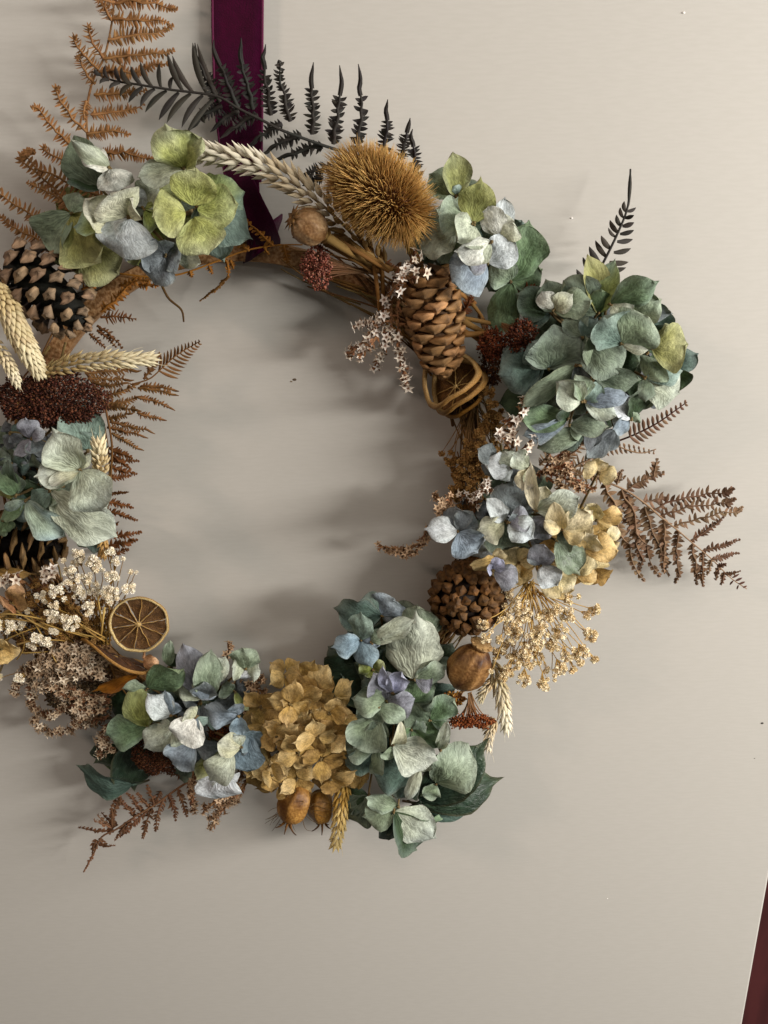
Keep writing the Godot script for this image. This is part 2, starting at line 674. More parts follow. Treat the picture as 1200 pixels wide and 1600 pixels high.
func ear(called: String, label: String, pts: Array, width: float, n: int, cols: Array, k := {}) -> void:
	# pts run from the stalk end to the tip, in the frame's own pixels with heights in millimetres
	var w := []
	for p in pts:
		w.append(pt(p[0], p[1], p[2]))
	thing(called, label, "grass ear", "dried cereal ears in the wreath", w[0])
	var path := smooth_path(w, 24)
	var s := sc(pts[0][2])
	var mb := MB.new()
	mb.tube(path, 0.0007, 0.0004, 5, hx(cols[0]) * 0.7, hx(cols[1]) * 0.7)
	put("stalk", mb, M.stem, cur, w[0])
	var ms := []
	for q in 6:
		var c := hx(cols[0]).lerp(hx(cols[1]), floorf(q / 2.0) / 2.0)
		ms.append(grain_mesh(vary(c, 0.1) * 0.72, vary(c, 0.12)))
	var gl: float = k.get("gl", 0.5) * width * s
	var gw: float = k.get("gw", 0.2) * width * s
	var rows: int = k.get("rows", 5)
	var splay: float = k.get("splay", 0.5)
	for i in n:
		var v := (i + 0.5) / n
		var x := v * 22.0
		var q := int(x)
		var p: Vector3 = (path[q] as Vector3).lerp(path[q + 1], x - q)
		var tan_: Vector3 = (path[q + 1] - path[q] as Vector3).normalized()
		var b := facing(tan_, N0)
		var row := i % rows
		var a := lerpf(-0.28, PI + 0.28, (row + 0.5 * (int(i / rows) % 2) * 0.8) / (rows - 0.6)) + rr(-0.12, 0.12)
		var out := b.x * cos(a) + b.z * sin(a)
		var fat := width * 0.5 * s * (0.5 + 0.5 * sin(PI * clampf(v * 0.85 + 0.2, 0.0, 1.0)))
		var d := (tan_ + out * splay * rr(0.8, 1.25)).normalized()
		var gb := facing(d, out)
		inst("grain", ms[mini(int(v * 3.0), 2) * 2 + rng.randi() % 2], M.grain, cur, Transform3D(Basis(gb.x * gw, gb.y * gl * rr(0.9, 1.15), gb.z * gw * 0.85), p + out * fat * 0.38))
	# thin bristles between the grains
	var hb := MB.new()
	for i in k.get("awns", 20):
		var q := rng.randi_range(1, 22)
		var p: Vector3 = path[q]
		var tan_: Vector3 = (path[q + 1] - path[q] as Vector3).normalized()
		var d := (tan_ + (rv() + N0 * 0.4) * 0.6).normalized()
		hb.tube([p + d * gl * 0.7, p + d * gl * 1.2, p + (d + tan_ * 0.3) * gl * 1.5], 0.00012, 0.00004, 3, hx(cols[1]), hx(cols[1]))
	var o := put("awns", hb, M.stem, cur, w[0])
	o.set_meta("kind", "stuff")


func pod(called: String, label: String, c: Vector3, r: Vector3, axis: Vector3, cols: Array, ribs: int, depth: float) -> Basis:
	thing(called, label, "seed pod", "dried seed pods in the wreath", c)
	var b := facing(axis, N0)
	var mb := MB.new()
	var nu := 40
	var nv := 18
	for j in nv:
		var la := PI * (float(j) / (nv - 1) - 0.5)
		for i in nu:
			var a := TAU * i / nu
			var rib := 1.0 - depth * pow(absf(sin(a * ribs * 0.5)), 0.5) * cos(la)
			var d := Vector3(cos(la) * cos(a) * rib, sin(la), cos(la) * sin(a) * rib)
			var q := 1.0 + 0.05 * noise.get_noise_3d(d.x * 40.0 + c.x * 3000.0, d.y * 40.0, d.z * 40.0) + 0.02 * noise.get_noise_3d(d.x * 150.0, d.y * 60.0, d.z * 150.0)
			var mot := clampf(0.5 + 1.1 * noise.get_noise_3d(d.x * 34.0, d.y * 20.0 + c.y * 900.0, d.z * 34.0), 0.0, 1.0)
			mb.vert(c + b * (d * r * q), hx(cols[0]).lerp(hx(cols[1]), mot))
	mb.link(0, nu, nv, true)
	put("capsule", mb, M.pod, cur, c)
	return b


# ---------------------------------------------------------------- small flowers

func blossom_mesh(c: Color, c2: Color) -> ArrayMesh:
	# a ruffled ball of little petals, one unit across
	var mb := MB.new()
	mb.ball(Vector3.ZERO, Vector3(0.3, 0.3, 0.3), Basis.IDENTITY, c2, c, 8, 6)
	for i in 15:
		var y := 1.0 - (i + 0.5) / 15.0 * 1.45
		var a := i * 2.39996
		var r := sqrt(maxf(0.0, 1.0 - y * y))
		var d := Vector3(r * cos(a), y, r * sin(a))
		var s := d.cross(rv()).normalized()
		var n := s.cross(d)
		var b0 := mb.v.size()
		var cc := vary(c, 0.14)
		for j in 3:
			for q in 3:
				var u := q - 1.0
				mb.vert(d * (0.18 + 0.17 * j) + s * u * [0.06, 0.17, 0.15][j] + n * (0.09 * u * u * j - 0.04 * j + rr(-0.03, 0.03)), (c2 if j == 0 else cc))
		mb.link(b0, 3, 3)
	return mb.made()


func star_mesh(c: Color, mid: Color) -> ArrayMesh:
	# a five-pointed papery star on a short tube, one unit across, opening along y
	var mb := MB.new()
	mb.tube([Vector3(0, -0.55, 0), Vector3(0, -0.15, 0), Vector3(0, 0.02, 0)], 0.06, 0.16, 6, mid * 0.7, mid)
	for i in 5:
		var a := TAU * i / 5.0 + rr(-0.12, 0.12)
		var d := Vector3(cos(a), rr(0.15, 0.5), sin(a)).normalized()
		var s := Vector3(-sin(a), 0, cos(a))
		var l := rr(0.45, 0.6)
		var b0 := mb.v.size()
		for j in 4:
			var v := j / 3.0
			for q in 3:
				var u := q - 1.0
				mb.vert(d * l * v + s * u * [0.09, 0.13, 0.08, 0.005][j] + Vector3.UP * (0.05 * absf(u) - 0.08 * v * v), (mid if j == 0 else c) * (0.85 if q == 1 else 1.0))
		mb.link(b0, 3, 4)
	mb.lump(Vector3(0, 0.04, 0), Vector3.ONE * 0.07, Basis.IDENTITY, mid * 0.6)
	return mb.made()


func sprig(called: String, label: String, category: String, group: String, root: Array, tips: Array, size: float, mesh_key: String, part: String, stemc: Color, k := {}) -> void:
	# stems fan from the root to every tip [x, y, h, how many, spread]; each tip carries its cluster of blossoms on finer stalks
	var r0 := pt(root[0], root[1], root[2])
	thing(called, label, category, group, r0)
	var mb := MB.new()
	for t in tips:
		var e := pt(t[0], t[1], t[2])
		var s := sc(t[2])
		var m := (r0 + e) * 0.5 + rv() * (e - r0).length() * 0.14
		var st := e.lerp(r0, 0.12)
		mb.tube(bez_path(r0 + rv() * 0.002, m, st, 8), 0.0003, 0.0002, 5, vary(stemc, 0.2), vary(stemc, 0.2))
		for i in ceili(t[3] * (2.7 if t[3] > 1 else 1.0)):
			var q := Vector3.ZERO
			if i > 0 or t[3] > 2:
				q = rv() * Vector3(1, 1, 0.6) * t[4] * s
			var p := e + q
			var up := (p - st).normalized()
			mb.tube(bez_path(st, st.lerp(p, 0.5) + rv() * 0.0006, p, 4), 0.00017, 0.00012, 4, vary(stemc, 0.2), vary(stemc, 0.2))
			var z := size * s * rr(0.75, 1.2)
			var ms = shared[mesh_key]
			var b := facing((up + N0 * k.get("face", 0.5) + rv() * 0.4).normalized(), rv())
			inst(part, ms[rng.randi() % ms.size()], M.star if part == "star_flower" else M.blossom, cur, Transform3D(b.scaled_local(Vector3.ONE * z), p))
	put("stems", mb, M.stem, cur, r0)


func spike(called: String, label: String, runs: Array, size: float, every: float, mesh_key: String, stemc: Color, k := {}) -> void:
	# stems [[x, y, h], ...], each set along its outer part with star flowers and brown bracts
	var r0 := pt(runs[0][0][0], runs[0][0][1], runs[0][0][2])
	thing(called, label, "dried flower", "sprigs of papery star flowers", r0)
	var mb := MB.new()
	var bracts := MB.new()
	for run in runs:
		var w := []
		var length := 0.0
		for i in run.size():
			w.append(pt(run[i][0], run[i][1], run[i][2]))
			if i:
				length += (w[i] - w[i - 1] as Vector3).length()
		var n := maxi(6, int(length / (every * sc(run[0][2]))) * 2)
		var path := smooth_path(w, n)
		mb.tube(path, 0.0005, 0.0003, 5, vary(stemc, 0.15), vary(stemc, 0.15))
		var s := sc(run[0][2])
		for i in n:
			var v := float(i) / (n - 1)
			var p: Vector3 = path[i]
			var tan_: Vector3 = (path[mini(i + 1, n - 1)] - path[maxi(i - 1, 0)] as Vector3).normalized()
			for q in 2:
				var d := (tan_ * 0.7 + rv() * 0.7 + N0 * 0.25).normalized()
				leaflet(bracts, p, d, (N0 + rv() * 0.5).normalized(), size * s * rr(0.5, 0.8), size * s * 0.22, vary(stemc, 0.3), 0.1, 0.5)
			if v < k.get("from", 0.3):
				continue
			var d := (tan_ * rr(0.2, 0.9) + rv() * 0.8 + N0 * rr(0.2, 0.9)).normalized()
			var z := size * s * rr(0.75, 1.2)
			var ms = shared[mesh_key]
			inst("star_flower", ms[rng.randi() % ms.size()], M.star, cur, Transform3D(facing(d, rv()).scaled_local(Vector3.ONE * z), p + d * z * 0.5))
	put("stems", mb, M.stem, cur, r0)
	var o := put("bracts", bracts, M.fern, cur, r0)
	o.set_meta("kind", "stuff")


func yarrow(called: String, label: String, cx: float, cy: float, h: float, rx: float, ry: float, n: int, cols: Array, foot: Array, grain := 1.0) -> void:
	# a flat-topped head of crowded tiny florets on thin stalks
	var c := pt(cx, cy, h)
	thing(called, label, "dried flower", "crumbly dried yarrow heads", c)
	var s := sc(h)
	var mb := MB.new()
	var st := MB.new()
	var ft := pt(foot[0], foot[1], foot[2])
	var bs := facing(Vector3.UP, N0)
	n *= 2
	for i in n:
		var a := i * 2.39996
		var r := sqrt((i + 0.5) / n)
		var bump := 0.5 + 0.5 * noise.get_noise_3d(cos(a) * r * 45.0, sin(a) * r * 45.0, cx)
		var rag := 1.0 + 0.3 * noise.get_noise_2d(cos(a) * 30.0 + cx, sin(a) * 30.0 + cy)
		var dome := sqrt(maxf(0.0, 1.0 - r * r))
		var p := c + (bs.x * cos(a) * rx + bs.y * sin(a) * ry) * r * s * rag + bs.z * (dome * minf(rx, ry) * 0.5 * s + bump * 0.005 - 0.003) + rv() * 0.0009
		var z := rr(0.0003, 0.0006) * grain
		var col := hx(cols[rng.randi() % cols.size()])
		mb.lump(p, Vector3(z, z * rr(0.8, 1.7), z), facing((p - c).normalized() + rv() * 0.6, rv()), vary(col, 0.3))
		if i % 45 == 0:
			st.tube(bez_path(p, p.lerp(c, 0.6) - bs.z * 0.002, ft + rv() * 0.001, 6), 0.00022, 0.0003, 4, hx(cols[0]), vary(hx("8a6a48"), 0.2))
	var o := put("florets", mb, M.yarrow, cur, c)
	o.set_meta("kind", "stuff")
	put("stalks", st, M.stem, cur, c)


func orange(called: String, label: String, c: Vector3, normal: Vector3, rad: float, thick: float, rindc: String, pulpc: String, k := {}) -> void:
	# a dried slice of orange: rind, wedges of shrunken flesh, the pale skins between them and the pith in the middle
	thing(called, label, "orange slice", "dried orange slices", c)
	var b := facing(normal, k.get("ref", Vector3(0.2, 1.0, 0.1)))
	var sq: float = k.get("squash", 1.0)
	var warp: float = k.get("warp", 0.12)
	var place := func(r: float, a: float, y: float) -> Vector3:
		var rr_ := r * (1.0 + 0.035 * noise.get_noise_2d(cos(a) * 60.0, sin(a) * 60.0 + rad * 5000.0))
		var dip := warp * rad * sin(a * 2.0 + 0.6) * pow(r / rad, 2.0)
		return c + b.x * cos(a) * rr_ * sq + b.z * sin(a) * rr_ + b.y * (y + dip)
	var mb := MB.new()
	var rc := hx(rindc)
	var nu := 9
	for j in 61:
		var a := TAU * j / 60.0
		for i in nu:
			var q := TAU * i / nu
			var wid: float = rad * k.get("rind", 0.085) * (1.0 + 0.25 * noise.get_noise_2d(a * 20.0, 4.0))
			var cc := rc.lerp(hx("8f6526"), 0.75 * smoothstep(0.2, 0.9, cos(q))) * (1.0 + 0.25 * noise.get_noise_2d(a * 30.0, q * 20.0))
			mb.vert(place.call(rad - wid * 0.5 + cos(q) * wid * 0.55, a, sin(q) * thick * 0.5), cc)
	mb.link(0, nu, 61, true)
	put("rind", mb, M.rind, cur, c)
	var segs: int = k.get("segments", 9)
	for i in segs:
		var a0 := TAU * i / segs + 0.1 + rr(-0.06, 0.06)
		var a1 := TAU * (i + 1) / segs + 0.1 - 0.04
		var pm := MB.new()
		if k.get("flesh", true):
			for j in 8:
				var r := lerpf(0.1, 0.9, j / 7.0) * rad
				for q in 8:
					var v := q / 7.0
					var a := lerpf(a0, a1, v)
					var sag := -0.25 * thick - 0.28 * thick * sin(PI * v) * sin(PI * j / 7.0) + 0.5 * thick * noise.get_noise_3d(r * 9000.0, a * 60.0, i * 9.0)
					var cc := hx(pulpc) * (1.0 + 0.6 * noise.get_noise_3d(r * 12000.0, a * 70.0, 3.0))
					pm.vert(place.call(r, a, sag), cc)
			pm.link(0, 8, 8)
			put("segment", pm, M.pulp, cur, c)
		var sk := MB.new()
		var path := []
		var ab := (TAU * i / segs) + 0.08
		for j in 7:
			path.append(place.call(lerpf(0.05, 0.93, j / 6.0) * rad, ab + 0.03 * sin(j * 1.7 + i), 0.12 * thick + rr(-0.1, 0.1) * thick))
		sk.tube(path, rad * 0.016, rad * 0.01, 5, hx("d9b878") * 0.9, hx("c79c50") * 0.8)
		put("membrane", sk, M.rind, cur, c)
	var fb := MB.new()
	for i in (70 if k.get("flesh", true) else 0):
		var a := rr(0, TAU)
		var r0 := rr(0.12, 0.75) * rad
		var r1 := minf(r0 + rr(0.08, 0.25) * rad, 0.92 * rad)
		var lift := rr(-0.28, 0.02) * thick
		fb.tube([place.call(r0, a, lift), place.call((r0 + r1) * 0.5, a + rr(-0.1, 0.1), lift + 0.12 * thick), place.call(r1, a + rr(-0.14, 0.14), lift)], rad * 0.006, rad * 0.003, 4, vary(hx("b98e54"), 0.3), vary(hx("8a6032"), 0.3))
	if k.get("flesh", true):
		var fo := put("fibres", fb, M.rind, cur, c)
		fo.set_meta("kind", "stuff")
	if segs == 0:
		return
	var pi := MB.new()
	pi.ball(c, Vector3(rad * 0.09, thick * 0.4, rad * 0.09), b, hx("c79c50"), hx("e5cb90"), 10, 7, noise, 0.4)
	put("pith", pi, M.rind, cur, c)


# ---------------------------------------------------------------- the scene

func _ready() -> void:
	var cam := Camera3D.new()
	cam.name = "camera"
	cam_basis = Basis(Vector3.RIGHT, -deg_to_rad(PITCH))
	cam_pos = cam_basis * Vector3(0, 0, DIST)
	cam.fov = FOV
	cam.near = 0.02
	cam.far = 20.0
	cam.transform = Transform3D(cam_basis, cam_pos)
	cam.current = true
	add_child(cam)

	var env := Environment.new()
	env.background_mode = Environment.BG_COLOR
	env.background_color = Color("8f8a84")
	env.background_energy_multiplier = 0.3
	env.tonemap_mode = Environment.TONE_MAPPER_LINEAR
	env.tonemap_exposure = 0.98
	env.sdfgi_enabled = true
	env.ssao_enabled = true
	env.ssil_enabled = true
	var we := WorldEnvironment.new()
	we.name = "environment"
	we.environment = env
	add_child(we)

	# a long low window-like light to the right, a weaker one from the left, and the room's own soft light
	area("key_light", Vector3(1.02, 0.20, 0.50), Vector3(0.0, 0.0, 0.0), Vector2(0.85, 0.11), 2.45, Color(1.0, 0.985, 0.965))
	area("left_light", Vector3(-0.9, 0.75, 0.8), Vector3(0, 0.05, 0), Vector2(0.25, 0.12), 0.38, Color(1.0, 0.9, 0.84))
	area("room_light", Vector3(0.7, 1.15, 1.2), Vector3(0, 0, 0), Vector2(1.5, 1.1), 1.2, Color(1.0, 0.975, 0.94))

	noise.seed = 3
	noise.frequency = 0.03
	noise.fractal_octaves = 2
	rng.seed = 20240
	make_materials()
	palettes()
	var cream := hx("e3dcc6")
	shared.white = [blossom_mesh(hx("efe6d0"), hx("b59a6c")), blossom_mesh(hx("e8dcc0"), hx("b08f58")), blossom_mesh(hx("f2ebda"), hx("c2a878"))]
	shared.buff = [blossom_mesh(hx("eadbb6"), hx("bc9a60")), blossom_mesh(hx("e0cba0"), hx("b08a50")), blossom_mesh(hx("efe4c8"), hx("c4a674"))]
	shared.tan = [blossom_mesh(hx("b08a54"), hx("6e4a22")), blossom_mesh(hx("9a7340"), hx("5e3f1c"))]
	shared.star = [star_mesh(hx("e8dccb"), hx("8a5f44")), star_mesh(hx("dccdb8"), hx("7c533c")), star_mesh(hx("efe6da"), hx("966a4c"))]
	shared.dusk = [star_mesh(hx("c9b294"), hx("6a4a30")), star_mesh(hx("b0977a"), hx("5e432c")), star_mesh(hx("dccbb2"), hx("785639"))]
	shared.brown = [star_mesh(hx("b09070"), hx("5e4028")), star_mesh(hx("c4a888"), hx("6a4a30"))]

	door()
	ring()
	ribbon()
	ferns_behind()
	cones_and_pods()
	ears_of_grain()
	slices()
	hydrangea_top()
	hydrangea_right()
	hydrangea_left()
	hydrangea_bottom()
	small_flowers()


func area(called: String, where: Vector3, to: Vector3, size: Vector2, energy: float, color: Color) -> void:
	var l := AreaLight3D.new()
	l.name = called
	l.area_size = size
	l.light_energy = energy
	l.light_color = color
	l.area_range = 6.0
	l.shadow_enabled = true
	add_child(l)
	l.look_at_from_position(where, to, Vector3.UP)


func palettes() -> void:
	var list := {
		"lime": ["b3b86c", "ced29e"], "lime2": ["a6ae62", "bcc68c"], "limed": ["7d8740", "96a05a"], "olive": ["858850", "a6a86e"], "olive2": ["989858", "b4b47a"],
		"pale": ["c9c9a8", "d8d9c6"], "white": ["dcdccf", "e6e6e0"], "blue_white": ["c9cfcf", "dbe2e6"], "pale_sage": ["bcc3ab", "cdd4c5"], "sage": ["8a9a7e", "a3b198"], "sage_dk": ["667360", "808d76"],
		"teal": ["788e82", "9aaea2"], "teal_dk": ["4c6056", "687c72"], "green": ["68805c", "849c78"], "green_dk": ["36482f", "4e6044"], "ivy": ["2b3a2e", "435440"],
		"blue": ["8499a4", "98adba"], "blue_grey": ["8694a0", "a3b0ba"], "grey": ["6d7476", "858d90"], "grey_dk": ["5c6062", "72777a"], "lilac": ["a9acc6", "bcbfd8"], "lilac_grey": ["86868e", "9d9ea8"],
		"blue_edge": ["9fb09c", "a3bcc2"], "tan": ["c09c58", "d8b880"], "tan2": ["caa868", "e2c892"], "tan_dk": ["a07e44", "b8965e"], "cream": ["dac590", "e9dab0"], "cream2": ["e4d3a2", "f1e6c6"],
		"cream_pale": ["d8cfae", "e4dec6"], "peach": ["b88a62", "caa37c"], "rust": ["9a5f1c", "b87a2a"], "dusty": ["b08a58", "c59a70"], "lime_teal": ["a3b06a", "9db8a0"],
	}
	for k in list:
		PAL[k] = [hx(list[k][0]), hx(list[k][1])]


func door() -> void:
	var edge := (at(1200, 1380, 0).x + at(1160, 1600, 0).x) * 0.5
	var prof_ := PackedVector2Array([Vector2(-1.1, -0.022), Vector2(edge, -0.022), Vector2(edge, -0.0012), Vector2(edge - 0.0004, -0.0003), Vector2(edge - 0.0012, 0.0), Vector2(-1.1, 0.0)])
	var mb := MB.new()
	for j in 2:
		for k in prof_.size():
			for q in 2:
				# two vertices at each corner keep the edges crisp
				mb.vert(Vector3(prof_[k].x, -0.9 + 1.9 * j, prof_[k].y), Color.WHITE)
	var n := prof_.size() * 2
	for k in prof_.size():
		var a := k * 2 + 1
		var b := (k * 2 + 2) % n
		mb.ix.append_array(PackedInt32Array([a, a + n, b, b, a + n, b + n]))
	var o := put("door", mb, M.paint, self, Vector3.ZERO)
	o.set_meta("kind", "structure")
	o.set_meta("label", "flat door painted warm stone grey behind the wreath")
	var wall := MeshInstance3D.new()
	var bm := BoxMesh.new()
	bm.size = Vector3(0.9, 1.9, 0.03)
	wall.mesh = bm
	wall.name = "wall"
	wall.material_override = M.dark
	wall.position = Vector3(edge + 0.3, 0.05, -0.095)
	wall.set_meta("kind", "structure")
	wall.set_meta("label", "dark maroon woodwork seen past the edge of the door")
	add_child(wall)
	# flecks of dirt and paint on the door
	for s in [[460, 593, 0.0011, "5a4c3c"], [1191, 1130, 0.0009, "3a3430"], [1179, 1185, 0.0008, "4a4440"], [1068, 20, 0.0005, "e4e0da"], [893, 341, 0.0004, "e4e0da"], [949, 1404, 0.0004, "f4f2ee"], [1192, 1130, 0.0006, "6a645c"], [455, 596, 0.0006, "7a6c58"]]:
		var p := at(s[0], s[1], 0.0)
		var m := MB.new()
		m.ball(p, Vector3(s[2], s[2] * 0.6, 0.0003), Basis.IDENTITY, hx(s[3]), hx(s[3]), 8, 5, noise, 0.8)
		put("speck", m, M.stem, o, p)


func ring() -> void:
	# the wooden hoop, and the stems that are bound along it
	var c := Vector3(-0.0597, 0.0045, 0.006)
	var rx := 0.1055
	var ry := 0.1135
	var mb := MB.new()
	var sect := [[-0.0035, -0.0045], [0.0035, -0.0045], [0.004, -0.004], [0.004, 0.004], [0.0035, 0.0045], [-0.0035, 0.0045], [-0.004, 0.004], [-0.004, -0.004]]
	for j in 97:
		var a := TAU * j / 96.0
		var d := Vector3(cos(a), sin(a), 0)
		for q in sect:
			mb.vert(c + Vector3(d.x * (rx + q[0]), d.y * (ry + q[0]), q[1]), vary(hx("a8835c"), 0.03))
	mb.link(0, 8, 97, true)
	thing("wreath_hoop", "tan wooden hoop that carries the whole dried flower wreath", "hoop", "", c)
	var hoop := cur
	put("band", mb, M.wood, hoop, c)
	var st := MB.new()
	for i in 220:
		var a0 := rr(0, TAU)
		if i > 160:
			a0 = rr(-1.2, 1.2)
		var span := rr(0.25, 0.6)
		var q0 := rr(0, TAU)
		var path := []
		var off := rr(0.004, 0.010)
		for j in 8:
			var a := a0 + span * j / 7.0
			var w := q0 + j * 0.25
			path.append(c + Vector3(cos(a) * (rx + cos(w) * off), sin(a) * (ry + cos(w) * off), 0.002 + absf(sin(w)) * off))
		var top := a0 + span > 1.45 and a0 < 2.35
		if top:
			continue
		var col := vary(hx(["6b4c28", "8a6636", "553a20", "7d6a40"][i % 4]), 0.25)
		st.tube(path, rr(0.0003, 0.0008), 0.0003, 5, col, col)
	var o := put("bound_stems", st, M.stem, hoop, c)
	o.set_meta("kind", "stuff")


func band(mb: MB, path: Array, widths: Array, across: Array, col: Color) -> void:
	# a strip of ribbon with rounded edges; path points carry their own width and across direction
	var b0 := mb.v.size()
	var n := path.size()
	for j in n:
		var p: Vector3 = path[j]
		var d: Vector3 = (path[mini(j + 1, n - 1)] - path[maxi(j - 1, 0)] as Vector3).normalized()
		var x: Vector3 = across[j]
		x = (x - d * x.dot(d)).normalized()
		var z := x.cross(d).normalized()
		for q in 14:
			var a := TAU * q / 14.0
			var u := signf(cos(a)) * pow(absf(cos(a)), 0.35)
			var w := signf(sin(a)) * pow(absf(sin(a)), 0.6)
			var ripple := 0.0006 * noise.get_noise_2d(u * 40.0, j * 9.0)
			mb.vert(p + x * u * widths[j] * 0.5 + z * (w * 0.0005 + ripple), col * (1.0 + 0.5 * noise.get_noise_2d(u * 16.0 + 7.0, j * 11.0)))
	mb.link(b0, 14, n, true)


func ribbon() -> void:
	var col := hx("380322")
	thing("velvet_ribbon", "burgundy velvet ribbon running down the door to the wreath", "ribbon", "", at(377, 300, 4))
	frame(300, 0, 0.375)
	var u := px(4)
	var mb := MB.new()
	var path := []
	var wd := []
	var ac := []
	for p in [[370.5, -120, 73], [371, -40, 73], [371, 40, 73], [372, 120, 72], [374, 190, 69], [377, 240, 63], [380, 285, 54], [385, 330, 48], [392, 372, 48]]:
		path.append(at(p[0], p[1], 5.0 + maxf(0.0, (p[1] - 200.0)) * 0.05))
		wd.append(p[2] * u)
		ac.append(Vector3(1, 0, 0.02 + maxf(0.0, p[1] - 180.0) * 0.002))
	band(mb, path, wd, ac, col)
	put("hanging_band", mb, M.velvet, cur, path[0])
	for sg in [-1.0, 1.0]:
		var e := MB.new()
		var pp := []
		for j in 7:
			pp.append((path[j] as Vector3) + (ac[j] as Vector3) * sg * (wd[j] * 0.5 + 0.0002))
		e.tube(pp, 0.0006, 0.0005, 6, hx("5e2440"), hx("54203a"))
		put("selvedge", e, M.velvet, cur, path[0])
	# the turn round the hoop
	var lp := MB.new()
	var q := []
	var qw := []
	var qa := []
	var along := [[368, 262, 12, 40], [378, 290, 17, 44], [392, 322, 20, 46], [407, 352, 20, 46], [416, 378, 15, 46], [418, 394, 6, 44], [414, 398, 1.5, 42]]
	for p in along:
		q.append(at(p[0], p[1], p[2]))
		qw.append(p[3] * u)
		qa.append(Vector3(0.86, 0.42, 0.25))
	band(lp, q, qw, qa, col)
	put("hoop_loop", lp, M.velvet, cur, q[0])
	var l2 := MB.new()
	q = []
	qw = []
	qa = []
	for p in [[436, 352, 3, 40], [424, 362, 12, 42], [405, 376, 16, 42], [390, 388, 14, 40], [384, 394, 6, 38]]:
		q.append(at(p[0], p[1], p[2]))
		qw.append(p[3] * u)
		qa.append(Vector3(0.35, 0.9, 0.3))
	band(l2, q, qw, qa, col)
	put("knot", l2, M.velvet, cur, q[0])


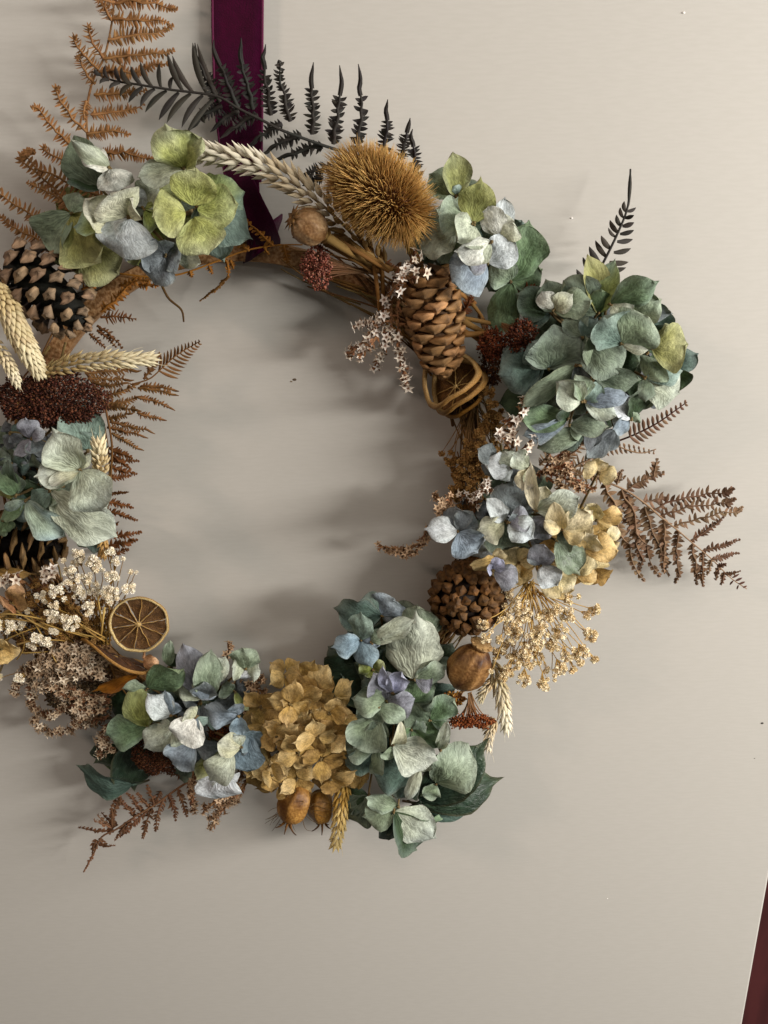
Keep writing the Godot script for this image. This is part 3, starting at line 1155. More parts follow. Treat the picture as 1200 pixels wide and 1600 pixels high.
func ferns_behind() -> void:
	var br := hx("8a623a")
	var k := {"fwd": 0.3, "lw": 1.0}
	frame(0, 0, 0.375)
	# brown frond, upper left
	frond("bracken_frond", "light brown fern frond with curled tips rising beside the ribbon", 400, 700, 10)
	rachis([[420, 900, 10], [400, 760, 12], [372, 620, 13], [360, 480, 14], [385, 340, 14], [435, 235, 14], [465, 100, 13], [480, -30, 12], [500, -160, 10]], 0.0008, 0.0004, br * 0.8)
	for e in [[478, 15, 742, 40, -20], [468, 80, 712, 100, -14], [450, 165, 727, 112, 18], [430, 245, 725, 205, 12], [412, 300, 700, 268, 20], [392, 395, 610, 372, 14], [378, 478, 600, 432, 22], [362, 560, 545, 562, -26], [420, 640, 640, 662, -16], [492, -60, 730, -40, -10], [482, -10, 660, -5, -8]]:
		pn(e[0], e[1], e[2], e[3], 15, 11 + rr(-2, 5), e[4], 40, 24, br, k)
	for e in [[478, 10, 398, -5, 0, 0.0], [465, 85, 395, -20, 10, 0.0], [432, 240, 368, 115, -22, -1.6], [412, 290, 308, 170, -14, -0.8], [398, 350, 332, 245, -16, 0.9], [362, 550, 228, 375, -20, -1.4], [306, 612, 165, 455, -18, 0.5], [332, 690, 180, 628, -8, -1.2], [360, 420, 350, 500, 8, 0.0]]:
		pn(e[0], e[1], e[2], e[3], 15, 15 + rr(-2, 6), e[4], 38, 20, br, {"fwd": 0.3, "lw": 1.05, "curl": e[5]})
	frond("bracken_frond", "light brown fern frond pointing left above the black pine cone", 330, 960, 9)
	rachis([[480, 980, 9], [400, 930, 9], [330, 900, 10], [250, 960, 10], [200, 1050, 9]], 0.0008, 0.0005, br * 0.8)
	for e in [[432, 820, 100, 655, -26, -1.2], [330, 905, 92, 680, 30, -0.9], [255, 955, -5, 805, -16, -0.7], [228, 1035, -12, 895, -18, 0.0], [300, 870, 110, 760, 20, 0.0]]:
		pn(e[0], e[1], e[2], e[3], 13, 14 + rr(-2, 5), e[4], 44, 26, br, {"fwd": 0.3, "lw": 1.05, "curl": e[5]})
	# black frond along the top
	var bk := hx("302d29")
	frond("black_fern_frond", "long black fern frond crossing in front of the burgundy ribbon", 900, 400, 14)
	rachis([[385, 300, 13], [470, 335, 15], [560, 350, 17], [720, 375, 19], [900, 400, 20], [990, 450, 20], [1100, 505, 20], [1180, 545, 20], [1330, 600, 18], [1500, 660, 15], [1680, 760, 12]], 0.0005, 0.0009, bk)
	for e in [[420, 310, 395, 285, 26], [455, 328, 440, 272, 24], [500, 340, 482, 275, 26], [545, 350, 505, 280, 28], [590, 355, 545, 275, 30], [635, 362, 585, 258, 32], [672, 368, 665, 262, 28], [710, 372, 722, 320, 26], [762, 380, 697, 222, 34], [806, 386, 718, 232, 32], [862, 390, 803, 178, 34], [905, 395, 822, 182, 34], [455, 335, 415, 350, 22], [500, 346, 455, 370, 24], [550, 352, 500, 402, 26], [595, 362, 535, 428, 28], [645, 370, 585, 445, 30], [695, 378, 605, 468, 32], [745, 385, 662, 500, 34], [795, 390, 695, 512, 36], [845, 396, 757, 532, 36], [895, 405, 775, 562, 34]]:
		blade(e[0], e[1], e[2], e[3], e[4], 17, 19 + rr(-3, 4), -16 if e[3] < e[1] else 16, bk)
	frame(300, 0, 0.375)
	var kb := {"tipf": 0.36, "fwd": 0.28, "lw": 1.05, "fold": 0.7, "arch": 0.05, "tipw": 0.22, "rib": 0.0009}
	for e in [[118, 425, 6, 178, -26], [195, 450, 86, 168, -24], [255, 455, 198, 160, -16], [330, 480, 300, 182, -14], [410, 505, 360, 252, -10, 0.05], [500, 560, 498, 260, 4], [588, 600, 622, 274, 16], [690, 625, 696, 268, 14], [795, 650, 812, 415, 8], [868, 660, 906, 492, 6], [945, 740, 914, 540, -8]]:
		kb.tipf = 0.36 if e.size() < 6 else 0.05
		pn(e[0], e[1], e[2], e[3], 17, 20 + rr(-3, 4), e[4], 44, 18, bk, kb)
	kb.tipf = 0.4
	for e in [[125, 440, -20, 558, 26], [195, 462, 78, 552, 22], [275, 480, 118, 582, 22], [375, 515, 222, 628, 20], [455, 560, 285, 648, 16], [545, 610, 330, 678, 18], [580, 690, 425, 752, 10], [545, 740, 460, 775, 6]]:
		pn(e[0], e[1], e[2], e[3], 16, 14 + rr(-3, 3), e[4], 40, 17, bk, kb)
	# small black frond, upper right
	frame(700, 250, 0.375)
	frond("black_fern_tip", "short black fern tip pointing up above the large hydrangea head", 640, 450, 16)
	rachis([[560, 640, 16], [590, 520, 18], [640, 440, 20], [700, 320, 21], [745, 210, 20], [757, 120, 18], [760, 38, 15]], 0.0009, 0.0005, bk)
	blade(752, 190, 760, 40, 22, 19, 15, 4, bk)
	for e in [[740, 215, 735, 172, 22], [730, 240, 718, 198, 24], [722, 275, 702, 228, 26], [712, 305, 675, 250, 28], [700, 320, 668, 282, 18], [680, 370, 638, 315, 32], [662, 405, 614, 335, 34], [640, 440, 588, 360, 36], [610, 480, 562, 405, 34], [588, 530, 535, 455, 34], [742, 212, 783, 198, 22], [735, 240, 775, 230, 24], [726, 275, 775, 260, 26], [716, 308, 775, 292, 28], [704, 340, 770, 330, 30], [690, 385, 762, 368, 32], [672, 425, 752, 425, 34], [655, 460, 742, 448, 36]]:
		blade(e[0], e[1], e[2], e[3], e[4], 20, 19 + rr(-3, 5), 8 if e[2] > e[0] else -8, bk)
	# right-hand brown frond
	var rb := hx("8f7358")
	var rd := hx("4e2c1e")
	frame(780, 580, 0.35)
	frond("bracken_frond", "reddish brown fern frond spreading to the right of the cream hydrangea", 480, 500, 10)
	rachis([[330, 440, 12], [440, 480, 15], [560, 530, 17], [650, 590, 18], [720, 650, 18], [790, 705, 18], [860, 765, 18], [950, 840, 17], [1030, 920, 15], [1105, 972, 13]], 0.0008, 0.0003, rb)
	for e in [[525, 505, 548, 440, -4, 26, 6], [570, 530, 736, 452, -14, 44, 11], [690, 470, 700, 392, 2, 36, 5], [640, 590, 760, 560, -6, 50, 9], [690, 620, 990, 548, -40, 46, 19], [715, 648, 1006, 588, -30, 42, 19], [775, 695, 1052, 628, -24, 38, 18], [852, 758, 1002, 648, 12, 30, 13], [908, 802, 1077, 748, 12, 26, 14], [950, 838, 1072, 808, 10, 22, 11], [975, 872, 1012, 860, 2, 20, 5], [1008, 905, 1078, 890, 8, 18, 7]]:
		pn(e[0], e[1], e[2], e[3], 17, 18 + rr(-4, 4), e[4], e[5], e[6], rb.lerp(rd, rr(0.1, 0.8)), {"fwd": 0.5, "lw": 0.98, "rib": 0.0005, "curl": 0.35 if e[6] > 15 else 0.0})
	for e in [[470, 500, 645, 935, 70, 44, 24], [545, 530, 715, 915, 50, 44, 22], [575, 560, 640, 900, 40, 40, 20], [648, 605, 768, 915, 44, 42, 17], [735, 660, 735, 900, -2, 40, 15], [798, 712, 793, 952, 6, 34, 15], [860, 772, 885, 955, -6, 28, 14], [908, 808, 912, 962, 14, 26, 12], [948, 842, 930, 912, 4, 20, 7], [978, 876, 968, 932, 4, 20, 6], [1005, 898, 992, 955, 4, 20, 6]]:
		pn(e[0], e[1], e[2], e[3], 17, 12 + rr(-3, 3), e[4] * 0.4, e[5], e[6], rb.lerp(rd, rr(0.0, 0.5)), {"fwd": 0.3, "lw": 1.0, "rib": 0.0005, "fold": 0.8})
	for e in [[1040, 922, 1072, 905, 14], [1055, 935, 1085, 922, 14], [1070, 950, 1098, 940, 14], [1045, 935, 1030, 955, 12], [1068, 955, 1062, 975, 12], [1088, 965, 1106, 958, 12]]:
		blade(e[0], e[1], e[2], e[3], e[4], 15, 14, 2, rd)
	frond("bracken_tip", "dark red fern tip jutting out beneath the large hydrangea head", 600, 280, 16)
	rachis([[480, 330, 14], [600, 285, 18], [700, 235, 20], [780, 180, 20], [838, 138, 18]], 0.0006, 0.0003, rd)
	for i in 13:
		var v := i / 12.0
		var x := lerpf(585, 830, v)
		var y := 292 - 150 * v - 18 * sin(v * PI)
		y = lerpf(292, 145, v) + 10 * sin(v * PI)
		var l := lerpf(62, 18, v)
		blade(x, y, x - l * 0.12, y - l * 0.95, 22 - 8 * v, 19, 21, 3, rd.lerp(rb, 0.3))
		blade(x, y, x + l * 0.75, y + l * 0.55, 22 - 8 * v, 19, 18, 3, rd.lerp(rb, rr(0.1, 0.7)))
	frond("bracken_tip", "thin brown fern tip just under the dark red one", 480, 350, 15)
	rachis([[400, 360, 14], [500, 330, 17], [580, 355, 18], [640, 365, 18], [700, 348, 17]], 0.0005, 0.0003, rb)
	for i in 13:
		var v := i / 12.0
		var x := lerpf(430, 690, v)
		var y := 345 - 12 * sin(v * 3.0) + 18 * v
		var l := lerpf(58, 12, v)
		blade(x, y, x - l * 0.2, y - l * 0.6, 18 - 7 * v, 17, 19, 3, rb.lerp(rd, rr(0, 0.6)))
		blade(x, y, x + l * 0.35, y + l * 0.75, 18 - 7 * v, 17, 17, 3, rb.lerp(rd, rr(0, 0.4)))
	frond("bracken_frond", "brown fern frond half hidden between the blue green and cream hydrangeas", 300, 330, 10)
	for e in [[230, 430, 420, 285, 10], [260, 440, 350, 280, -6], [300, 450, 480, 330, 10], [180, 420, 300, 290, 0], [330, 460, 560, 470, 10]]:
		pn(e[0], e[1], e[2], e[3], 14, 17, e[4], 46, 15, rb, {"fwd": 0.5, "lw": 0.7})
	# small brown tips between the top-right hydrangeas
	frame(700, 250, 0.375)
	frond("bracken_tip", "little rust brown fern tip between the two right-hand hydrangea heads", 250, 545, 18)
	for e in [[245, 545, 370, 525, 6, 36, 11], [60, 640, 100, 560, 5, 34, 8]]:
		pn(e[0], e[1], e[2], e[3], 20, 24, e[4], e[5], e[6], hx("6a3a1c"), {"fwd": 0.5, "lw": 0.8})

	# left inner fronds
	frame(0, 350, 0.2916667)
	var gb := hx("7e5832")
	frond("bracken_frond", "golden brown fern frond fanning into the wreath from its left side", 520, 900, 10)
	rachis([[440, 760, 12], [500, 860, 15], [555, 960, 17], [580, 1060, 17], [600, 1200, 15], [590, 1400, 12]], 0.0008, 0.0006, gb * 0.8)
	rachis([[700, 860, 16], [800, 830, 18], [870, 770, 19], [950, 700, 19], [1072, 628, 18]], 0.0005, 0.0003, gb)
	for i in 12:
		var v := i / 11.0
		var x := lerpf(850, 1062, v)
		var y := lerpf(785, 635, v) - 10 * sin(v * PI)
		var l := lerpf(105, 20, v)
		blade(x, y, x + l * 0.1, y - l * 0.85, 20 - 8 * v, 18, 21 + rr(-2, 2), 10, gb * 0.85)
		blade(x, y, x + l * 1.0, y + l * 0.4, 20 - 8 * v, 18, 18 + rr(-2, 2), 10, gb)
	for e in [[455, 800, 760, 790, -20, 48, 20], [470, 830, 720, 840, -14, 40, 16], [500, 850, 700, 850, 20, 34, 14], [760, 870, 960, 898, -22, 36, 14], [740, 880, 957, 925, -20, 34, 14], [560, 960, 770, 920, 20, 40, 15], [740, 930, 940, 998, -18, 32, 14], [560, 985, 760, 1000, -12, 40, 15], [735, 1010, 895, 1050, 10, 32, 13], [575, 1040, 720, 1010, 10, 36, 12], [590, 1060, 830, 1122, -10, 36, 18], [575, 1090, 795, 1145, -14, 34, 16], [505, 860, 560, 985, 26, 36, 12], [600, 1120, 770, 1215, 10, 32, 14], [830, 740, 855, 685, 4, 26, 6], [810, 790, 780, 730, -6, 30, 6], [560, 930, 760, 850, 10, 38, 14], [770, 830, 850, 720, 8, 30, 9]]:
		pn(e[0], e[1], e[2], e[3], 16, 16 + rr(-4, 5), e[4], e[5], e[6], vary(gb, 0.12), {"fwd": 0.6, "lw": 0.8, "tipf": 0.22, "tipw": 0.16})
	frond("bracken_frond", "darker brown fern frond behind the small cream ear on the left", 560, 1250, 8)
	frame(0, 580, 0.2916667)
	rachis([[560, 300, 8], [585, 480, 10], [580, 680, 10], [570, 860, 10], [560, 980, 8]], 0.0006, 0.0005, gb * 0.6)
	for e in [[580, 410, 712, 465, 6, 34, 10], [590, 480, 745, 478, 4, 26, 12], [590, 510, 735, 552, 4, 34, 12], [585, 570, 700, 560, 6, 30, 9], [580, 655, 692, 645, 4, 16, 10], [572, 700, 716, 732, -8, 32, 12], [565, 750, 737, 798, -8, 30, 14], [570, 840, 635, 810, 0, 22, 7], [570, 885, 758, 862, 8, 36, 13], [570, 935, 737, 900, 10, 36, 11], [560, 985, 690, 950, 8, 36, 10], [590, 440, 700, 520, 4, 30, 10]]:
		pn(e[0], e[1], e[2], e[3], 11, 12 + rr(-3, 5), e[4], e[5], e[6], vary(hx("6b4322"), 0.1), {"fwd": 0.6, "lw": 0.9})
	frame(0, 350, 0.2916667)
	frond("bracken_tip", "short brown fern tips beside the black pine cone", 560, 480, 12)
	for e in [[540, 500, 730, 510, -12, 46, 12], [520, 545, 655, 668, -24, 30, 9], [480, 590, 562, 664, -10, 26, 7], [520, 570, 622, 664, -16, 26, 8]]:
		pn(e[0], e[1], e[2], e[3], 15, 17, e[4], e[5], e[6], hx("6a4526"), {"fwd": 0.5, "lw": 0.6})
	frond("bracken_tip", "golden brown fern lying along the bare hoop under the grey floret", 640, 400, 15)
	for e in [[545, 470, 735, 285, 6, 44, 14], [440, 350, 530, 310, 4, 36, 8], [640, 330, 800, 300, -4, 36, 12], [740, 330, 850, 330, -4, 30, 8]]:
		pn(e[0], e[1], e[2], e[3], 17, 21, e[4], e[5], e[6], hx("9a6428"), {"fwd": 0.4, "lw": 0.7})
	# wiry fern stem along the inside of the hoop
	frame(0, 0, 0.375)
	frond("wiry_fern_stem", "thin golden fern stem with shrivelled leaflets inside the hoop below the ribbon", 800, 1130, 16)
	rachis([[500, 1140, 14], [640, 1155, 17], [760, 1140, 18], [900, 1090, 18], [1020, 1045, 18], [1150, 1022, 17], [1260, 1020, 14]], 0.0006, 0.0004, hx("a9722e"))
	for e in [[1040, 1045, 940, 990, 6, 22, 6], [1140, 1025, 1005, 910, 10, 30, 10], [960, 1085, 975, 1120, 0, 20, 4], [935, 1080, 950, 1150, -20, 18, 6], [870, 1110, 885, 1140, 0, 20, 4], [790, 1130, 800, 1155, 0, 20, 3], [1100, 1030, 1120, 1060, 0, 18, 4], [1180, 1020, 1200, 1095, 0, 28, 6], [720, 1150, 690, 1175, 0, 20, 3]]:
		pn(e[0], e[1], e[2], e[3], 18, 20, e[4], e[5], e[6], hx("a06a2a"), {"fwd": 0.4, "lw": 0.8})
	pn(955, 1150, 830, 1255, 17, 10, -14, 14, 13, hx("8a6030"), {"lw": 0.9, "fwd": 0.9})
	var mb := MB.new()
	mb.tube(smooth_path([pt(665, 1165, 14), pt(700, 1240, 15), pt(755, 1290, 15), pt(765, 1340, 12)], 14), 0.0006, 0.0004, 5, hx("5a4220"), hx("4a3418"))
	put("dangling_stem", mb, M.fern, cur, pt(665, 1165, 14))
	# bottom left frond
	frame(100, 980, 0.3333333)
	var wb := hx("7c5a40")
	frond("bracken_frond", "withered brown fern frond hanging below the lower left hydrangea", 430, 830, 14)
	rachis([[620, 700, 14], [520, 765, 17], [430, 830, 19], [330, 890, 20], [250, 945, 20], [175, 985, 19], [140, 1060, 17], [92, 1147, 13]], 0.0008, 0.0005, wb)
	for e in [[220, 950, 65, 938, -6, 16, 8], [225, 940, 140, 905, 0, 14, 4], [230, 935, 155, 880, 0, 14, 4], [245, 930, 175, 868, 0, 16, 5], [215, 970, 268, 790, -18, 30, 10], [230, 940, 245, 790, -16, 22, 9], [330, 890, 250, 800, 20, 24, 10], [365, 870, 290, 780, 26, 26, 10], [400, 850, 340, 778, 22, 26, 9], [425, 840, 385, 740, 20, 28, 10], [290, 915, 235, 1000, -6, 18, 8], [310, 905, 262, 985, -6, 18, 8], [395, 860, 290, 968, 20, 30, 11], [415, 850, 370, 992, 12, 28, 12], [470, 800, 430, 960, 10, 28, 12], [490, 785, 525, 908, -10, 26, 11], [535, 760, 580, 888, -12, 28, 11], [590, 720, 612, 860, 10, 24, 10], [455, 770, 430, 830, 6, 30, 7], [600, 700, 480, 690, 16, 30, 10], [155, 1000, 135, 1060, 8, 26, 5], [165, 990, 200, 1030, 8, 26, 4], [165, 1020, 240, 1024, 0, 8, 5], [140, 1060, 95, 1147, 4, 12, 8]]:
		pn(e[0], e[1], e[2], e[3], 18, 19 + rr(-6, 6), e[4], e[5], e[6], wb.lerp(hx("5a3822"), rr(0, 0.8)), {"fwd": 0.7, "lw": 0.9, "arch": rr(0.0, 0.25), "fold": 1.0})


func cones_and_pods() -> void:
	frame(0, 350, 0.2916667)
	cone("pine_cone", "open black pine cone with pale scale tips on the left side", pt(90, 210, 20), pt(480, 560, 34), 205 * sc(26), 62, -0.15, 0.75, 150 * sc(26), 92 * sc(26), 0.42, hx("1d1613"), hx("9c8468"), {"core": 0.55})
	frame(450, 200, 0.375)
	cone("pine_cone", "closed tan pine cone hanging point down at the upper right", pt(580, 600, 28), pt(655, 1050, 26), 120 * sc(26), 66, 0.45, 0.95, 112 * sc(26), 104 * sc(26), 0.6, hx("6f4c2a"), hx("b98f5e"), {"core": 0.82, "wild": 0.36})
	frame(480, 800, 0.3333333)
	cone("pine_cone", "dark brown knobbly pine cone seen end on by the lower right pod", pt(790, 370, 14), pt(690, 440, 44), 172 * sc(30), 120, 0.1, 1.45, 100 * sc(30), 60 * sc(30), 0.62, hx("2e1d10"), hx("7a5730"), {"core": 0.72, "back": -1.0})
	frame(0, 580, 0.2916667)
	cone("pine_cone", "brown pine cone under the left hydrangea with scales standing upright", pt(-150, 900, 14), pt(370, 960, 16), 190 * sc(22), 50, 0.05, 0.5, 165 * sc(22), 150 * sc(22), 0.22, hx("2a1a12"), hx("8f7048"), {"core": 0.5})

	# teasel
	frame(450, 200, 0.375)
	var c := pt(390, 285, 42)
	var ax := (pt(585, 420, 38) - pt(215, 165, 40)).normalized()
	thing("teasel", "big golden bristly teasel head at the top of the wreath", "teasel", "", c)
	var b := facing(ax, N0)
	var core := Vector3(106, 178, 106) * sc(40)
	var mb := MB.new()
	mb.ball(c, core, b, hx("7d4a14"), hx("5a3410"), 20, 14, noise, 0.1)
	put("core", mb, M.teasel, cur, c)
	var hb := MB.new()
	var n := 3600
	for i in n:
		var y := 1.0 - 2.0 * (i + 0.5) / n
		var a := i * 2.39996
		var r := sqrt(1.0 - y * y)
		var d := Vector3(r * cos(a), y, r * sin(a))
		var p := c + b * (d * core * 0.97)
		var nn := (b * (d / core)).normalized()
		if nn.dot(N0) < -0.6:
			continue
		var out := (nn - ax * 0.1 + rv() * 0.14).normalized()
		var l := rr(58, 92) * sc(40) * (1.0 if absf(y) < 0.8 else 1.1)
		var bend := -ax * 0.1 * l + rv() * 0.16 * l
		var c0 := vary(hx("6e3f10"), 0.2)
		var c1 := vary(hx("d2aa66"), 0.25)
		var e0 := hb.v.size()
		var s := out.cross(ax).normalized()
		var w := s.cross(out)
		for j in 4:
			var v := j / 3.0
			var q := p + out * l * v + bend * v * v
			for m in 3:
				var g := TAU * m / 3.0
				hb.vert(q + (s * cos(g) * 1.4 + w * sin(g)) * [0.00026, 0.00018, 0.00011, 0.00003][j], c0.lerp(c1, pow(v, 0.8)))
		hb.link(e0, 3, 4, true)
	var o := put("bristles", hb, M.teasel, cur, c)
	o.set_meta("kind", "stuff")
	var st := MB.new()
	st.tube(smooth_path([pt(470, 400, 36), pt(520, 520, 26), pt(560, 600, 18)], 10), 0.002, 0.0018, 8, hx("7a5a2a"), hx("6a4a22"))
	put("stem", st, M.stem, cur, c)

	# poppy pod below the cream ear
	frame(300, 0, 0.375)
	c = pt(488, 945, 40)
	var r0 := 86 * sc(40)
	ax = (pt(690, 1060, 30) - c).normalized()
	var pb := pod("poppy_pod", "round tan poppy pod below the tip of the cream ear", c, Vector3(r0, r0 * 0.94, r0), -ax, ["85633e", "c0a078"], 9, 0.13)
	var m2 := MB.new()
	m2.tube(smooth_path([c + ax * r0 * 0.9, pt(590, 1005, 38), pt(660, 1050, 34), pt(760, 1110, 24)], 12), 0.0021, 0.0013, 9, hx("a98a52"), hx("8a6a38"))
	m2.tube([c + ax * r0 * 0.96, c + ax * r0 * 1.05, c + ax * r0 * 1.12], 0.0035, 0.0026, 10, hx("8a6a3c"), hx("6a4c28"))
	put("stem", m2, M.stem, cur, c)
	var cr := MB.new()
	for i in 9:
		var a := TAU * i / 9.0
		var d := pb.x * cos(a) + pb.z * sin(a)
		cr.lump(c - ax * r0 * 1.0 + d * r0 * 0.3, Vector3(0.0012, 0.0035, 0.0006), facing(d, pb.y), vary(hx("7a5a34"), 0.15))
	put("crown", cr, M.pod, cur, c)

	# brown pod, lower right
	frame(660, 850, 0.2833333)
	c = pt(255, 680, 36)
	ax = (pt(345, 545, 38) - pt(225, 760, 36)).normalized()
	r0 = 128 * sc(36)
	pb = pod("poppy_pod", "mottled brown poppy pod beside the dark knobbly pine cone", c, Vector3(r0 * 0.95, r0 * 1.12, r0 * 0.95), ax, ["4a2c16", "b58a54"], 10, 0.1)
	cr = MB.new()
	cr.tube([c + ax * r0 * 1.05, c + ax * r0 * 1.18, c + ax * r0 * 1.3], 0.0035, 0.0055, 12, hx("8a6438"), hx("a98a5c"))
	for i in 9:
		var a := TAU * i / 9.0
		var d := pb.x * cos(a) + pb.z * sin(a)
		cr.lump(c + ax * r0 * 1.28 + d * 0.0042, Vector3(0.001, 0.0022, 0.0005), facing(d + ax * 0.4, pb.y), vary(hx("a98a5c"), 0.15))
	put("crown", cr, M.pod, cur, c)
	m2 = MB.new()
	m2.tube([c - ax * r0 * 1.05, c - ax * r0 * 1.2 - N0 * 0.004, c - ax * r0 * 1.4 - N0 * 0.014], 0.002, 0.0014, 8, hx("6a4c2c"), hx("5a3c20"))
	put("stem", m2, M.stem, cur, c)

	# love-in-a-mist pods, bottom
	frame(380, 1000, 0.35)
	for e in [[230, 732, 34, 78, "brown inflated seed pod with wiry hairs at the bottom of the wreath", 1.0], [345, 745, 24, 66, "paler seed pod partly hidden behind the hairy brown one", 0.0]]:
		c = pt(e[0], e[1], e[2])
		r0 = e[3] * sc(e[2])
		ax = Vector3(-0.35, -0.85, 0.35).normalized() if e[5] > 0 else Vector3(0.1, -0.95, 0.2).normalized()
		pod("seed_pod", e[4], c, Vector3(r0, r0 * 1.18, r0), ax, ["6b4518", "bb8e4c"] if e[5] > 0 else ["8a622a", "b98d48"], 5, 0.16)
		m2 = MB.new()
		for i in 5:
			var a := TAU * i / 5.0 + 0.3
			var bb := facing(ax, N0)
			var d := bb.x * cos(a) + bb.z * sin(a)
			var p := c + ax * r0 * 1.08 + d * r0 * 0.18
			m2.tube(bez_path(p, p + ax * r0 * 0.4 + d * r0 * 0.1, p + ax * r0 * 0.5 + d * r0 * rr(0.4, 0.9), 6), 0.0007, 0.0002, 5, hx("6a4416"), hx("3a2410"))
		put("horn", m2, M.stem, cur, c)
		if e[5] > 0:
			var hm := MB.new()
			for i in 26:
				var p := c + (rv() * Vector3(1, 1, 0.6)).normalized() * r0 * 0.9
				if i < 8:
					p = c + Vector3(-0.75, -0.5 + rr(-0.3, 0.3), 0.2) * r0
				var q := (p - c) * rr(0.8, 1.2) + rv() * r0 * 0.35
				hm.tube(bez_path(p, p + q * 0.6 + rv() * r0 * 0.3, p + q, 7), 0.0002, 0.0001, 3, hx("6a5230"), hx("4a3a20"))
			o = put("hairs", hm, M.stem, cur, c)
			o.set_meta("kind", "stuff")


func ears_of_grain() -> void:
	frame(300, 0, 0.375)
	ear("wheat_ear", "long cream wheat ear lying across the ribbon toward the teasel", [[800, 1110, 22], [700, 1010, 28], [600, 905, 34], [500, 820, 38], [400, 750, 38], [280, 690, 36], [150, 655, 34], [20, 640, 30]], 120, 100, ["a08250", "e6dcc4"], {"gl": 0.62, "gw": 0.22, "splay": 0.7})
	frame(0, 350, 0.2916667)
	ear("foxtail_ear", "plump pale ear bent downward at the far left edge", [[-40, 330, 34], [30, 430, 38], [90, 560, 40], [150, 680, 40], [215, 790, 36]], 200, 150, ["c4ae80", "d9caa4"], {"gl": 0.3, "gw": 0.17, "rows": 8})
	ear("wheat_ear", "pale wheat ear pointing right under the black pine cone", [[240, 800, 34], [380, 752, 37], [540, 730, 38], [680, 726, 36], [815, 722, 32]], 115, 84, ["baa270", "ddd0ac"], {"gl": 0.62, "gw": 0.21})
	ear("foxtail_ear", "small cream ear tucked below the bent one at the left edge", [[-60, 590, 38], [10, 690, 41], [60, 780, 41], [92, 850, 38]], 95, 54, ["cdb98e", "e4d8b8"], {"gl": 0.42, "gw": 0.24})
	frame(0, 580, 0.2916667)
	ear("canary_grass_ear", "short cream ear standing up behind the left hydrangea petals", [[545, 620, 30], [540, 540, 38], [536, 460, 42], [530, 385, 40]], 112, 56, ["cfae72", "e6d6ae"], {"gl": 0.5, "gw": 0.22})
	ear("canary_grass_ear", "tan ear hanging down beneath the left hydrangea petals", [[545, 720, 26], [548, 800, 28], [552, 900, 28], [548, 990, 24]], 90, 50, ["c9a668", "c49a5c"], {"gl": 0.5, "gw": 0.22})
	frame(660, 850, 0.2833333)
	ear("wheat_ear", "cream wheat ear pointing down beside the mottled brown pod", [[390, 640, 22], [420, 760, 28], [445, 880, 30], [462, 1015, 28]], 100, 58, ["cdb98a", "e8dfc4"], {"gl": 0.66, "gw": 0.22})
	ear("wheat_ear", "ragged cream ear tip poking out beneath the russet yarrow", [[400, 960, 16], [375, 1020, 18], [358, 1130, 18]], 84, 36, ["cdb48a", "e4d8ba"], {"gl": 0.6, "gw": 0.2})
	ear("wheat_ear", "small cream ear half hidden behind the mottled brown pod", [[400, 740, 14], [345, 800, 16], [320, 850, 16]], 70, 30, ["cdb48a", "e0d2ae"], {"gl": 0.6, "gw": 0.2})
	frame(380, 1000, 0.35)
	ear("canary_grass_ear", "golden ear hanging from the bottom of the wreath", [[450, 640, 26], [440, 730, 30], [428, 820, 30], [412, 922, 26]], 104, 66, ["c7a050", "e2c98a"], {"gl": 0.45, "gw": 0.17})


func slices() -> void:
	frame(0, 850, 0.2916667)
	orange("orange_slice", "round dried orange slice facing out at the lower left", pt(742, 430, 36), Vector3(-0.05, 0.12, 1.0), 168 * sc(36), 15 * sc(36), "e2ce98", "80603a", {"ref": Vector3(0.85, 0.52, 0.0), "squash": 0.9, "segments": 10, "warp": 0.05})
	orange("orange_slice", "dried orange slice seen edge on below the round one", pt(620, 605, 34), Vector3(-0.47, -0.88, 0.40), 200 * sc(34), 16 * sc(34), "b8935a", "5a3a20", {"squash": 0.5, "segments": 9, "ref": Vector3(0.86, -0.5, 0.0)})
	frame(450, 200, 0.375)
	orange("orange_slice", "curled dried orange slice hanging from the tan pine cone, frontmost of three", pt(668, 1050, 30), Vector3(-0.55, 0.62, 0.6), 140 * sc(30), 28 * sc(30), "bd9f6c", "a47c42", {"flesh": false, "segments": 0, "warp": 0.32, "rind": 0.15})
	orange("orange_slice", "curled dried orange slice in the middle of the three under the tan cone", pt(700, 1078, 24), Vector3(-0.6, 0.6, 0.55), 138 * sc(24), 28 * sc(24), "b39460", "7e5a2c", {"segments": 8, "warp": 0.3, "rind": 0.15})
	orange("orange_slice", "curled dried orange slice nearest the door of the three under the tan cone", pt(722, 1100, 17), Vector3(-0.6, 0.55, 0.6), 126 * sc(17), 24 * sc(17), "98702f", "42250e", {"segments": 8, "rind": 0.11, "warp": 0.18})


